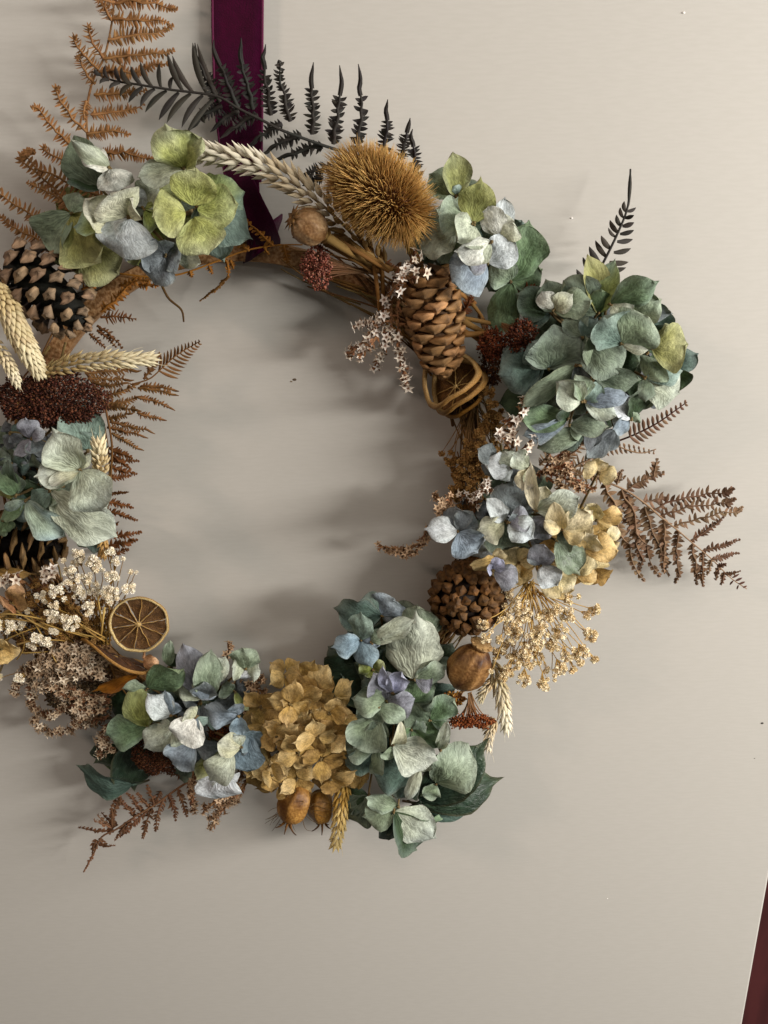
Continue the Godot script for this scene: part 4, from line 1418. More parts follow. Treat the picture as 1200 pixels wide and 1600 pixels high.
func hydrangea_top() -> void:
	frame(0, 0, 0.375)
	head("hydrangea", "lime green hydrangea head with pale florets at the upper left", 520, 900)
	fill(540, 920, 300, 150, 6, 18, 105, ["limed", "olive", "sage_dk"])
	f(820, 860, 33, [[1012, 800, 210, -2, "lime_teal"], [1050, 980, 190, -6, "teal"], [935, 1065, 170, -10, "teal"]])
	f(765, 700, 36, [[690, 522, 165, 8, "lime"], [855, 580, 165, 4, "olive"], [575, 738, 100, 2, "pale_sage"]])
	f(600, 870, 27, [[588, 785, 120, 2, "blue_white"], [725, 735, 170, 0, "lime2"], [670, 940, 140, -4, "limed"], [655, 760, 130, 0, "pale_sage"]])
	f(800, 880, 41, [[815, 700, 178, 4, "lime", {"roll": 0.0, "cup": 0.06, "gap": 0.0022, "bend": 0.08, "wave": 0.07, "curl": 0.0}], [636, 905, 165, 3, "lime", {"roll": 0.1, "cup": 0.1, "gap": 0.0024, "bend": 0.08, "wave": 0.07, "curl": 0.0}], [866, 1060, 195, 5, "lime", {"roll": 0.05, "bend": 0.1, "cup": 0.05, "gap": 0.0024, "wave": 0.07, "curl": 0.0}], [990, 850, 160, 1, "lime2", {"roll": -0.1, "cup": 0.06, "gap": 0.0022, "wave": 0.07, "curl": 0.0}]])
	f(300, 890, 26, [[440, 1090, 235, 2, "olive2"], [215, 1000, 160, -8, "sage"], [320, 800, 130, 0, "sage"]])
	f(318, 1030, 24, [[495, 1148, 200, 0, "olive2"], [290, 1130, 150, -4, "olive"]])
	f(455, 955, 36, [[342, 830, 150, 6, "pale", {"cup": 0.6}], [308, 935, 120, 2, "lime_teal"]])
	f(535, 905, 42, [[452, 795, 190, 6, "pale", {"mid": 0.55, "roll": 0.1}], [572, 825, 125, 3, "pale"], [515, 1088, 220, 0, "blue_white", {"roll": 0.0}]])
	f(425, 790, 25, [[288, 575, 160, 4, "sage_dk"], [300, 700, 130, -6, "green_dk"]])
	f(460, 700, 36, [[340, 648, 100, 4, "white"], [492, 795, 150, 0, "white", {"roll": 0.0}], [300, 562, 70, 8, "pale_sage"]])
	f(692, 1066, 34, [[582, 1050, 140, 3, "grey"], [640, 1185, 150, 0, "grey"], [742, 1085, 110, 3, "grey_dk"], [690, 1000, 100, 0, "grey"]])
	f(700, 1030, 30, [[852, 1092, 85, 4, "pale_sage"]])

	frame(450, 200, 0.375)
	head("hydrangea", "grey green hydrangea head right beside the teasel", 770, 460)
	fill(770, 480, 190, 170, 10, 22, 110, ["sage_dk", "teal_dk", "green_dk"])
	f(700, 285, 22, [[690, 105, 110, 6, "olive"], [745, 225, 50, 4, "olive"], [588, 190, 110, 2, "sage"], [690, 250, 60, 4, "teal"]])
	f(930, 640, 24, [[1008, 400, 185, 4, "green", {"roll": 0.15, "cup": 0.1}], [875, 860, 130, -4, "green"], [860, 560, 120, 4, "sage"], [1050, 590, 130, -2, "green"]])
	f(772, 400, 40, [[802, 222, 135, 4, "olive", {"roll": 0.2, "tip": 0.12}], [612, 360, 150, 2, "sage"], [690, 480, 150, 8, "pale_sage", {"cup": 0.5}]])
	f(700, 435, 38, [[556, 520, 150, 0, "pale_sage", {"cup": -0.2}], [640, 560, 110, -4, "sage"]])
	f(845, 478, 42, [[692, 505, 110, 4, "white"], [760, 560, 80, 2, "pale_sage"]])
	f(880, 455, 38, [[838, 320, 100, 4, "white"], [940, 390, 120, 4, "pale"], [905, 290, 80, -2, "blue_white"]])
	f(832, 565, 38, [[680, 650, 175, 2, "blue_grey", {"roll": 0.1}], [945, 465, 130, 3, "blue_white", {"wave": 0.2}], [760, 560, 90, 6, "lilac_grey"]])


func hydrangea_right() -> void:
	frame(700, 250, 0.375)
	head("hydrangea", "largest hydrangea head, blue green and full, at the upper right", 650, 800)
	fill(650, 830, 310, 250, 16, 24, 115, ["sage_dk", "teal_dk", "green_dk", "grey_dk"])
	f(625, 640, 30, [[480, 500, 165, 2, "sage_dk"], [605, 405, 105, 6, "olive2", {"cup": 0.4}], [692, 420, 110, 2, "lime_teal"], [640, 540, 80, 8, "green"]])
	f(430, 640, 26, [[282, 560, 130, 0, "green_dk"], [400, 500, 120, 0, "sage_dk"], [330, 660, 100, -2, "teal_dk"]])
	f(440, 625, 34, [[392, 555, 75, 3, "white"], [512, 565, 80, 4, "pale"], [600, 600, 110, 2, "sage"]])
	f(675, 600, 36, [[868, 492, 115, 6, "green", {"cup": -0.5}], [860, 530, 110, 2, "pale_sage"], [770, 640, 110, 4, "pale_sage"]])
	f(770, 640, 34, [[885, 580, 120, 2, "sage"], [925, 632, 60, -2, "grey"]])
	f(845, 785, 40, [[998, 772, 180, 3, "olive2", {"roll": 0.1, "cup": 0.25}], [925, 690, 110, -4, "olive2"]])
	f(822, 908, 38, [[890, 840, 130, 0, "sage"], [978, 965, 170, 2, "pale_sage"], [822, 1005, 75, 4, "sage_dk"], [965, 880, 90, -3, "teal"]])
	f(722, 768, 46, [[640, 645, 185, 3, "teal", {"roll": -0.1}], [840, 655, 200, 4, "sage", {"roll": 0.1}], [860, 745, 90, 2, "pale_sage"]])
	f(560, 740, 42, [[725, 885, 180, 4, "sage_dk"], [505, 650, 110, -6, "sage_dk"], [620, 660, 90, -2, "teal_dk"]])
	f(610, 900, 42, [[800, 930, 100, 3, "sage_dk"], [545, 740, 70, 2, "sage"], [700, 830, 120, 2, "sage"]])
	f(422, 872, 38, [[450, 700, 225, 5, "sage_dk", {"roll": 0.1, "cup": 0.3}], [340, 760, 120, 0, "teal"]])
	f(395, 845, 33, [[210, 890, 200, 1, "teal_dk", {"roll": -0.1}], [260, 960, 120, -4, "teal_dk"], [225, 800, 120, -3, "teal"]])
	f(380, 1000, 28, [[215, 1010, 120, 0, "green_dk"], [320, 1090, 110, 0, "green_dk"]])
	f(535, 855, 42, [[322, 1042, 95, 3, "sage", {"cup": -0.3}], [545, 985, 90, 0, "grey"]])
	f(560, 1005, 46, [[462, 935, 130, 3, "pale_sage", {"cup": 0.5}], [540, 900, 90, 2, "sage"]])
	f(570, 1005, 43, [[752, 985, 85, 2, "blue_grey"], [700, 1065, 85, 0, "pale_sage"], [640, 930, 80, 0, "teal"]])
	f(500, 1080, 39, [[300, 1082, 110, 0, "green"], [310, 1120, 90, -4, "blue_grey"], [480, 1030, 90, 2, "green_dk"]])
	f(505, 1105, 39, [[662, 1110, 90, 1, "sage_dk"], [560, 1150, 80, -3, "sage"]])
	f(570, 1120, 37, [[375, 1205, 95, 0, "sage", {"cup": -0.3}], [600, 1190, 90, -4, "grey_dk"], [480, 1190, 80, -4, "teal"]])
	f(760, 1080, 36, [[800, 960, 100, 2, "green_dk"], [690, 1010, 70, 4, "blue_white"], [680, 1120, 80, 2, "blue_grey"], [800, 1060, 80, 0, "sage"]])
	f(700, 1120, 32, [[740, 1050, 60, 4, "blue_white"], [640, 1210, 90, 0, "grey"], [560, 1230, 90, 0, "grey"]])

	frame(570, 600, 0.3333333)
	head("hydrangea", "cream yellow hydrangea florets at the middle of the right side", 1000, 720)
	fill(960, 760, 170, 170, 10, 24, 85, ["tan", "cream", "tan_dk"])
	f(1095, 415, 32, [[1022, 388, 90, 2, "cream"], [1105, 342, 70, 2, "cream2"], [1182, 440, 85, 3, "cream"]])
	f(922, 685, 42, [[885, 560, 85, 4, "cream"], [842, 640, 85, 4, "cream2"], [1065, 600, 130, 4, "cream2", {"roll": 0.1}], [1040, 690, 120, 3, "cream"]])
	f(1085, 640, 34, [[1090, 545, 75, 3, "cream2"], [1205, 605, 95, 0, "tan2"], [1030, 560, 70, 2, "cream2"], [1180, 660, 80, -2, "tan2"]])
	f(1025, 775, 38, [[1192, 775, 120, 2, "tan2"], [1090, 705, 110, 3, "cream2"], [1010, 715, 90, 2, "tan2"]])
	f(1130, 740, 32, [[1195, 690, 90, 2, "cream2"], [1180, 780, 80, 0, "cream"]])
	f(990, 905, 34, [[1062, 805, 100, 3, "cream"], [1090, 885, 90, 0, "tan2"], [1085, 915, 60, 0, "cream"]])
	f(910, 905, 36, [[848, 995, 100, 2, "cream"], [975, 960, 90, 2, "cream2"], [940, 1005, 90, -2, "tan2"], [935, 860, 70, 2, "cream2"]])
	f(632, 830, 38, [[495, 848, 95, 3, "tan2"], [640, 770, 60, 2, "cream"], [570, 880, 80, 0, "cream"]])
	f(718, 835, 36, [[655, 785, 100, 2, "cream"], [800, 860, 110, 2, "tan"], [730, 940, 110, 0, "tan2"], [800, 790, 90, 2, "cream"]])

	head("hydrangea", "blue grey hydrangea florets with white petals left of the cream ones", 680, 620)
	fill(660, 600, 200, 200, 13, 26, 95, ["grey", "sage_dk", "grey_dk"])
	f(690, 390, 36, [[578, 378, 110, 4, "blue_white"], [640, 450, 60, 2, "blue_white"], [668, 325, 90, 2, "pale_sage"]])
	f(620, 352, 33, [[522, 302, 85, 3, "grey"], [560, 430, 80, -3, "grey"], [700, 320, 80, -2, "sage"]])
	f(768, 395, 40, [[738, 498, 90, 3, "cream_pale"], [690, 330, 90, -2, "pale_sage"], [765, 480, 60, 2, "pale"]])
	f(800, 595, 40, [[778, 375, 62, 3, "cream_pale", {"cup": 0.5}], [850, 480, 90, -2, "cream_pale"], [1002, 520, 130, 3, "pale_sage", {"roll": 0.1}]])
	f(692, 632, 36, [[700, 470, 215, 2, "grey", {"roll": 0.05}], [600, 500, 110, -2, "grey"], [650, 470, 90, -2, "lilac_grey"]])
	f(655, 642, 42, [[535, 690, 125, 3, "pale", {"cup": 0.3}], [580, 545, 85, 3, "blue_white"], [672, 785, 180, -6, "sage_dk"]])
	f(672, 650, 44, [[785, 722, 130, 4, "blue_white", {"cup": 0.25, "tip": 0.1}], [780, 640, 110, 0, "lilac_grey"], [720, 610, 70, 0, "grey"]])
	f(438, 690, 40, [[525, 790, 165, 3, "blue_grey", {"roll": 0.1}], [420, 580, 145, 0, "grey"], [500, 610, 110, 2, "grey"], [296, 678, 115, 4, "blue_white", {"tip": 0.1}]])
	f(590, 735, 34, [[470, 800, 110, 0, "blue_white"], [540, 810, 90, -2, "blue_white"]])
	f(602, 872, 44, [[722, 925, 115, 3, "lilac_grey", {"cup": -0.4}], [650, 822, 70, 2, "lilac"], [570, 865, 60, 2, "lilac"]])
	f(820, 852, 42, [[842, 745, 115, 2, "lilac_grey"], [902, 948, 115, 4, "blue_white", {"roll": 0.1}], [780, 770, 90, 0, "grey_dk"]])
	f(858, 622, 38, [[795, 725, 120, 2, "lilac_grey"], [880, 720, 80, -4, "grey"]])
	f(895, 730, 40, [[1002, 885, 150, 3, "sage_dk", {"mat": "leaf", "tip": 0.1}], [985, 720, 110, 2, "sage_dk"]])


func hydrangea_left() -> void:
	frame(0, 580, 0.2916667)
	head("hydrangea", "pale sage hydrangea head with broad petals on the left side", 330, 620)
	fill(250, 660, 230, 160, 8, 22, 110, ["sage_dk", "teal_dk", "green_dk"])
	f(475, 425, 34, [[398, 180, 215, 2, "teal", {"tip": 0.15}], [520, 330, 130, -2, "teal"]])
	f(270, 640, 34, [[592, 905, 230, 4, "pale_sage", {"roll": 0.1, "cup": 0.2}], [190, 745, 130, 0, "teal"], [330, 700, 110, 2, "sage"]])
	f(140, 690, 34, [[355, 880, 150, 0, "blue_edge", {"cup": 0.3}], [60, 800, 120, -2, "blue_edge"], [-10, 790, 100, 0, "green"], [180, 760, 110, -2, "teal"]])
	f(85, 665, 33, [[15, 530, 100, 3, "green"], [50, 470, 80, 0, "green_dk"], [-30, 640, 90, 0, "olive2"], [100, 560, 70, -4, "sage_dk"]])
	f(430, 870, 28, [[575, 905, 150, -2, "teal_dk"], [500, 950, 100, -6, "sage_dk"]])
	f(430, 528, 46, [[292, 322, 205, 3, "pale_sage", {"roll": 0.0, "tip": 0.12}], [205, 570, 150, 2, "pale_sage"], [258, 612, 80, 5, "pale"], [575, 740, 235, 3, "pale_sage", {"roll": 0.05, "tip": 0.1}], [490, 445, 60, -3, "pale"]])
	f(20, 800, 28, [[70, 840, 90, 2, "green"], [-20, 880, 90, 0, "green"]])
	fill(30, 470, 120, 150, 5, 20, 100, ["grey_dk", "sage_dk", "teal_dk"])
	head("hydrangea_floret", "small faded lilac hydrangea floret below the dark yarrow at left", 165, 365)
	f(168, 362, 38, [[140, 240, 100, 4, "lilac_grey"], [242, 318, 75, 2, "lilac_grey"], [80, 452, 80, 2, "lilac_grey"], [200, 440, 90, 0, "grey"]])
	fill(130, 420, 150, 110, 6, 16, 85, ["grey_dk", "sage_dk", "grey"])
	f(60, 330, 30, [[20, 270, 70, 0, "grey_dk"], [110, 400, 70, 0, "grey_dk"], [40, 420, 80, 0, "grey_dk"]])
	f(270, 300, 30, [[310, 300, 50, 2, "grey"], [255, 280, 40, 2, "grey"]])
	frame(0, 850, 0.2916667)
	head("hydrangea_floret", "dried tan hydrangea florets at the left edge above the straw stems", 60, 420)
	f(60, 310, 36, [[155, 250, 120, 4, "dusty", {"roll": 0.1}], [20, 340, 120, 3, "peach"], [100, 220, 90, 0, "peach"], [150, 330, 60, -2, "tan_dk"]])
	f(40, 390, 30, [[90, 400, 60, 0, "tan_dk"], [-20, 420, 70, 0, "tan"], [20, 360, 70, 0, "tan_dk"]])
	f(10, 560, 34, [[90, 570, 100, 3, "tan2"], [40, 640, 100, 2, "tan2"], [20, 500, 90, 2, "tan2"], [-40, 580, 80, 0, "tan"]])
	f(-20, 700, 30, [[10, 720, 40, 0, "cream2"]])
	leaf("dry_leaf", "curled orange brown leaf under the edge on orange slice", 735, 700, 520, 775, 70, 30, 26, "rust", {"cup": 0.4})
	leaf("dry_leaf", "small peach coloured dry petal below the round orange slice", 770, 610, 850, 660, 80, 34, 36, "peach", {"cup": -0.3})
	leaf("dry_leaf", "twisted brown dry leaf below the left pine cone", -10, 150, 150, 165, 60, 26, 30, "tan_dk", {"cup": 0.5})


func hydrangea_bottom() -> void:
	frame(100, 980, 0.3333333)
	leaf("ivy_leaf", "dark green leaf behind the lower left hydrangea beside the star flowers", 330, 360, 200, 380, 190, 14, 14, "green_dk")
	leaf("ivy_leaf", "dark green leaf hanging below the lower left hydrangea", 300, 540, 330, 750, 190, 18, 14, "ivy")
	leaf("ivy_leaf", "dark olive leaf at the left below the star flowers", 290, 560, 150, 640, 170, 16, 14, "green_dk")
	leaf("ivy_leaf", "curled blue green leaf at the bottom left of the wreath", 320, 740, 78, 690, 140, 18, 22, "teal_dk", {"cup": 0.25, "bend": 0.2, "wave": 0.14, "roll": -0.2, "mid": 0.5, "mat": "petal"})
	head("hydrangea", "blue and sage hydrangea head at the lower left", 580, 450)
	fill(600, 430, 260, 230, 18, 24, 105, ["sage_dk", "grey_dk", "teal_dk", "grey"])
	f(490, 185, 30, [[488, 80, 52, 2, "sage"], [540, 130, 60, -4, "green_dk"]])
	f(390, 288, 36, [[562, 185, 130, 5, "green", {"roll": 0.1}], [278, 272, 75, 0, "sage"]])
	f(395, 465, 36, [[322, 305, 130, 4, "lime2", {"roll": -0.1}], [196, 505, 140, 0, "green"], [380, 400, 70, 3, "limed"]])
	f(502, 415, 40, [[396, 318, 105, 3, "blue_white"], [510, 350, 80, -2, "blue_grey"], [480, 290, 60, 0, "blue_grey"]])
	f(655, 330, 36, [[570, 95, 125, 0, "lilac_grey"], [690, 112, 110, 2, "sage"], [530, 270, 90, 0, "pale_sage"], [660, 240, 110, 4, "grey"]])
	f(672, 262, 38, [[745, 155, 100, 2, "pale_sage"], [620, 200, 80, 0, "grey"], [650, 350, 100, 2, "blue_grey"]])
	f(850, 195, 34, [[840, 88, 130, 2, "sage"], [782, 190, 95, 2, "pale_sage"], [912, 200, 100, 3, "pale_sage"], [860, 240, 70, 2, "blue_white"]])
	f(800, 300, 26, [[862, 280, 90, 0, "grey_dk"], [740, 270, 110, 0, "sage_dk"], [830, 380, 90, 0, "grey_dk"], [866, 390, 40, 4, "lime2"]])
	f(622, 420, 44, [[545, 535, 165, 4, "white", {"roll": 0.0, "mid": 0.6}], [560, 400, 100, 2, "pale"], [640, 470, 90, -2, "teal"], [610, 520, 60, 2, "blue_grey"]])
	f(512, 468, 38, [[378, 568, 130, 3, "pale_sage", {"cup": -0.2}], [590, 555, 90, 2, "pale_sage"], [450, 470, 80, 0, "pale_sage"]])
	f(612, 540, 38, [[512, 640, 145, 2, "blue_grey", {"roll": 0.1}], [745, 580, 95, 2, "grey"], [640, 620, 80, -4, "blue_grey"]])
	f(820, 415, 40, [[662, 398, 125, 3, "blue_grey", {"wave": 0.15}], [832, 505, 85, 2, "blue"], [800, 360, 80, -2, "blue_grey"]])
	f(842, 490, 36, [[856, 690, 165, 2, "blue", {"roll": 0.0}], [920, 560, 110, 0, "blue"], [790, 590, 110, 2, "blue_grey"]])
	f(832, 560, 42, [[710, 532, 105, 4, "pale"], [800, 510, 70, 2, "pale_sage"]])
	f(792, 588, 42, [[682, 722, 135, 3, "pale_sage", {"roll": 0.1}], [700, 620, 80, 0, "limed"]])
	f(712, 600, 38, [[625, 705, 100, 0, "olive2"], [660, 590, 70, 0, "limed"]])
	f(738, 680, 38, [[718, 818, 205, 2, "blue_white", {"roll": 0.0}], [810, 730, 90, 0, "blue_white"], [650, 720, 90, -2, "blue_white"]])

	# tan head of small florets
	frame(380, 1000, 0.35)
	head("hydrangea", "tan hydrangea head of small florets at the bottom of the wreath", 280, 420)
	for e in [[210, 285, 40], [330, 235, 36], [385, 325, 40], [245, 505, 42], [330, 435, 42], [120, 560, 36], [400, 430, 38], [100, 380, 34], [150, 430, 38], [285, 390, 36], [190, 150, 24], [270, 170, 30], [400, 250, 32], [350, 530, 38], [60, 540, 30], [160, 640, 30], [110, 605, 36], [420, 520, 34], [430, 360, 34], [240, 620, 34], [390, 620, 32], [470, 590, 30], [80, 300, 28], [300, 320, 40], [200, 400, 34], [250, 260, 34]]:
		var b0 := rr(0, TAU)
		var list := []
		for q in 4:
			var a := b0 + q * TAU / 4.0 + rr(-0.15, 0.15)
			var l := rr(78, 108)
			list.append([e[0] + cos(a) * l, e[1] + sin(a) * l * rr(0.7, 1.0), rr(64, 88), rr(-7, 8), ["tan", "tan2", "tan", "tan_dk"][rng.randi() % 4], {"wave": 0.08, "mid": 0.5, "tip": 0.16, "gap": 0.0009, "cup": rr(-0.1, 0.16), "bend": rr(0.0, 0.1), "roll": rr(-0.25, 0.25), "curl": rr(-0.14, 0.08)}])
		f(e[0], e[1], e[2], list)
	f(330, 215, 34, [[368, 120, 100, 2, "tan2"]])
	f(500, 600, 28, [[560, 620, 100, 0, "tan"], [450, 640, 110, 0, "tan2"], [480, 540, 100, 0, "tan2"], [430, 580, 100, 2, "tan"]])
	f(130, 600, 36, [[85, 620, 80, 2, "tan2", {"roll": 0.0}]])

	# leaves about the blue green head
	leaf("ivy_leaf", "very dark green leaf between the tan and blue green hydrangeas", 560, 130, 380, 180, 240, 22, 16, "ivy")
	leaf("ivy_leaf", "large dark green ivy leaf at the lower right, upper lobe", 790, 720, 1050, 440, 200, 28, 18, "ivy", {"roll": 0.1})
	leaf("ivy_leaf", "large dark green ivy leaf at the lower right, pointed side lobe", 800, 730, 1140, 632, 180, 28, 18, "ivy", {"roll": -0.25})
	leaf("ivy_leaf", "narrow blue green leaf along the foot of the ivy", 790, 745, 1010, 720, 90, 26, 18, "teal_dk")
	leaf("ivy_leaf", "small green leaf point under the ivy at lower right", 930, 680, 1060, 720, 80, 20, 16, "green")
	frame(480, 800, 0.3333333)
	head("hydrangea", "blue green hydrangea head at the bottom right with one lilac floret", 400, 900)
	fill(400, 800, 200, 330, 20, 26, 120, ["sage_dk", "teal_dk", "green_dk"])
	f(350, 485, 32, [[138, 462, 160, 0, "teal_dk", {"tip": 0.1}], [410, 400, 170, 2, "blue_grey"], [250, 420, 130, 0, "teal"], [450, 490, 100, 0, "grey"]])
	f(250, 600, 40, [[125, 632, 130, 4, "blue", {"tip": 0.12}], [258, 470, 120, 2, "teal", {"tip": 0.12}], [300, 722, 110, 2, "blue", {"tip": 0.12}], [340, 620, 90, 0, "blue_grey"]])
	f(300, 612, 42, [[490, 512, 90, 5, "pale_sage", {"wave": 0.2}], [340, 570, 70, 3, "sage"]])
	f(545, 600, 32, [[520, 410, 150, 3, "sage"], [585, 470, 110, -2, "sage_dk"]])
	f(500, 785, 38, [[508, 495, 235, 6, "pale_sage", {"tip": 0.15, "mid": 0.35, "roll": 0.05}], [625, 700, 120, -4, "sage"], [590, 770, 120, 0, "lilac_grey"]])
	f(308, 738, 38, [[248, 715, 80, 3, "limed"], [362, 705, 70, 2, "olive"], [300, 780, 60, 0, "limed"]])
	f(400, 850, 46, [[442, 735, 100, 2, "lilac", {"roll": 0.0}], [372, 700, 60, 0, "lilac"]])
	f(372, 885, 44, [[305, 750, 145, 3, "lilac_grey", {"tip": 0.12}], [212, 870, 130, 2, "sage"], [500, 892, 150, 3, "lilac_grey"], [260, 930, 110, 0, "sage"]])
	f(335, 915, 46, [[465, 968, 90, 3, "sage"], [330, 985, 80, 0, "sage"]])
	f(480, 895, 34, [[568, 782, 150, 0, "green"], [600, 900, 110, -4, "sage_dk"]])
	f(335, 955, 40, [[222, 1102, 190, 3, "sage", {"roll": 0.0}], [230, 950, 120, 0, "sage"], [330, 1060, 100, 0, "sage_dk"]])
	f(575, 975, 36, [[460, 930, 130, 2, "sage_dk"], [688, 885, 130, 3, "green"], [660, 960, 100, -2, "green_dk"], [600, 1060, 110, -2, "green"]])
	f(490, 1020, 38, [[605, 1115, 140, 2, "green"], [560, 1010, 100, 0, "sage_dk"], [420, 1010, 90, 0, "green"]])
	f(400, 1090, 44, [[602, 1168, 185, 3, "pale_sage", {"wave": 0.2, "roll": 0.1}], [440, 985, 60, 5, "pale"], [385, 1150, 120, 0, "sage"]])
	f(622, 1115, 38, [[665, 965, 55, 4, "pale_sage"], [640, 1030, 60, 0, "teal_dk"]])
	frame(380, 1000, 0.35)
	f(600, 480, 36, [[520, 592, 160, 2, "sage"], [460, 540, 130, -4, "teal_dk"], [560, 420, 110, 2, "sage"], [470, 420, 160, 2, "sage"]])
	f(760, 580, 34, [[580, 590, 170, 2, "teal_dk"], [700, 700, 140, 0, "teal_dk"], [820, 500, 90, 2, "pale_sage"]])
	f(792, 578, 38, [[728, 715, 55, 3, "pale_sage"]])
	f(860, 640, 32, [[1000, 495, 190, 4, "sage", {"roll": 0.1}], [880, 530, 130, 0, "sage_dk"], [800, 690, 110, 0, "sage"]])
	f(560, 690, 28, [[458, 815, 160, 0, "sage_dk"], [440, 720, 120, -2, "green_dk"], [530, 790, 110, 0, "sage_dk"]])
	f(692, 742, 36, [[540, 790, 135, 2, "sage", {"roll": 0.1}], [548, 692, 95, 1, "sage"], [590, 845, 100, -6, "green_dk"]])
	f(675, 765, 38, [[858, 882, 160, 3, "pale_sage", {"roll": 0.0}], [880, 850, 100, -3, "green"], [760, 920, 170, -5, "green_dk"], [640, 870, 110, -6, "ivy"]])


func small_flowers() -> void:
	# star flowers
	frame(450, 200, 0.375)
	var tw := hx("8a6444")
	spike("star_flower_sprig", "cream star flowers with stems at the left of the tan pine cone", [[[470, 560, 20], [420, 680, 22], [390, 800, 24], [300, 820, 22]], [[440, 640, 22], [400, 780, 24], [330, 880, 24], [265, 935, 20]], [[430, 700, 22], [430, 820, 26], [410, 900, 24], [370, 985, 18]], [[460, 720, 24], [460, 860, 26], [470, 980, 26], [500, 1070, 22]], [[410, 560, 30], [480, 590, 36], [530, 530, 38]], [[420, 700, 30], [470, 640, 38], [560, 600, 40]], [[380, 850, 24], [350, 900, 28], [300, 950, 26]]], 48, 28, "star", tw)
	frame(570, 600, 0.3333333)
	spike("star_flower_sprig", "pale star flowers just left of the largest hydrangea head", [[[660, 300, 30], [680, 220, 36], [720, 150, 40], [745, 95, 40]], [[690, 330, 32], [660, 270, 38], [630, 230, 38]], [[700, 330, 32], [770, 280, 38], [800, 220, 38]], [[690, 300, 34], [700, 230, 38], [660, 180, 38]]], 50, 34, "star", tw, {"from": 0.25})
	spike("star_flower_sprig", "tuft of cream star flowers at the inner right with a long trailing tip", [[[520, 640, 26], [430, 610, 30], [370, 560, 34], [340, 530, 34]], [[440, 600, 30], [400, 560, 34], [390, 530, 36]], [[440, 620, 30], [390, 600, 34], [345, 590, 36]], [[480, 640, 24], [340, 640, 26], [285, 720, 26], [190, 775, 24], [75, 760, 20]], [[290, 690, 26], [230, 790, 24], [140, 790, 22]]], 42, 24, "brown", tw, {"from": 0.3})
	spike("star_flower_sprig", "pale tuft of star flowers above the blue grey florets", [[[500, 620, 26], [530, 540, 32], [570, 460, 34]], [[490, 580, 28], [520, 520, 34], [580, 490, 34]], [[480, 560, 26], [470, 520, 30], [450, 530, 30]]], 40, 22, "star", tw, {"from": 0.2})
	spike("star_flower_sprig", "reddish brown plume of star flowers beside the cream florets", [[[820, 420, 30], [900, 400, 34], [960, 430, 36], [1060, 490, 34]], [[840, 400, 28], [880, 350, 32], [940, 330, 32]], [[860, 420, 30], [950, 450, 36], [1020, 500, 34]], [[850, 440, 30], [930, 480, 34], [980, 470, 34]], [[780, 440, 28], [860, 400, 32], [960, 380, 34]], [[940, 250, 28], [1010, 250, 30], [1060, 260, 28]]], 40, 20, "brown", hx("a06a4a"), {"from": 0.2})
	frame(0, 850, 0.2916667)
	spike("star_flower_sprig", "dense dusky mass of star flowers at the lower left", [[[560, 700, 22], [450, 640, 28], [330, 600, 32], [210, 560, 30]], [[600, 720, 22], [480, 680, 30], [340, 680, 32], [190, 700, 28]], [[560, 640, 22], [480, 580, 30], [430, 540, 32]], [[580, 660, 22], [520, 620, 30], [380, 560, 32], [300, 540, 32]], [[500, 720, 26], [380, 700, 32], [280, 730, 32], [200, 760, 28]], [[480, 640, 26], [360, 640, 32], [250, 640, 32], [120, 690, 28]], [[560, 600, 22], [480, 620, 32], [330, 650, 34]], [[420, 560, 26], [300, 600, 32], [180, 640, 30]], [[460, 690, 30], [400, 660, 34], [330, 710, 34]]], 50, 15, "dusk", hx("5f4634"), {"from": 0.1})
	spike("star_flower_sprig", "brown sprays of star flowers curling out at the lower left edge", [[[600, 800, 20], [480, 810, 26], [350, 770, 30], [210, 770, 28]], [[590, 850, 20], [480, 860, 26], [340, 880, 26], [260, 920, 22], [175, 855, 20]], [[580, 920, 20], [480, 960, 24], [340, 1000, 22], [250, 1000, 20], [190, 945, 18]], [[580, 880, 22], [480, 900, 28], [400, 880, 28]], [[580, 960, 20], [540, 1030, 22], [540, 1130, 20]], [[200, 690, 26], [160, 750, 26], [170, 840, 22]], [[240, 640, 28], [120, 720, 26], [80, 790, 22]], [[590, 830, 22], [460, 840, 28], [320, 800, 30]], [[560, 940, 22], [460, 930, 26], [400, 960, 26]], [[600, 1010, 18], [560, 1060, 22], [600, 1100, 20]]], 46, 17, "dusk", hx("7a5238"), {"from": 0.15})
	spike("star_flower_sprig", "two white star flowers under the left pine cone", [[[180, 240, 26], [100, 190, 34], [40, 190, 34]], [[120, 230, 28], [110, 190, 34], [60, 200, 34]], [[180, 260, 26], [260, 200, 32], [270, 140, 32]]], 62, 34, "star", tw, {"from": 0.45})
	frame(100, 980, 0.3333333)
	spike("star_flower_sprig", "brown star flowers between the lower left and tan hydrangeas", [[[800, 260, 22], [860, 270, 26], [930, 300, 24]], [[840, 400, 20], [900, 400, 24], [950, 430, 22]], [[860, 330, 22], [900, 260, 26], [920, 240, 24]], [[760, 180, 22], [765, 130, 24], [775, 95, 22]], [[860, 440, 20], [890, 480, 22], [880, 560, 20]]], 40, 18, "brown", tw, {"from": 0.1})
	spike("star_flower_sprig", "beige plume of star flowers hanging under the blue petals", [[[880, 680, 18], [820, 770, 24], [740, 840, 26], [700, 930, 22]], [[830, 760, 22], [740, 800, 28], [660, 850, 26]], [[800, 780, 22], [740, 860, 26], [690, 890, 24]], [[860, 720, 20], [800, 820, 22], [820, 700, 24]], [[620, 690, 22], [600, 760, 24], [610, 850, 20]], [[590, 640, 24], [610, 700, 26], [600, 740, 24]], [[920, 650, 20], [860, 660, 26], [820, 690, 24]]], 38, 17, "brown", tw, {"from": 0.25})

	# baby's breath
	frame(0, 850, 0.2916667)
	var g := "baby's breath sprigs"
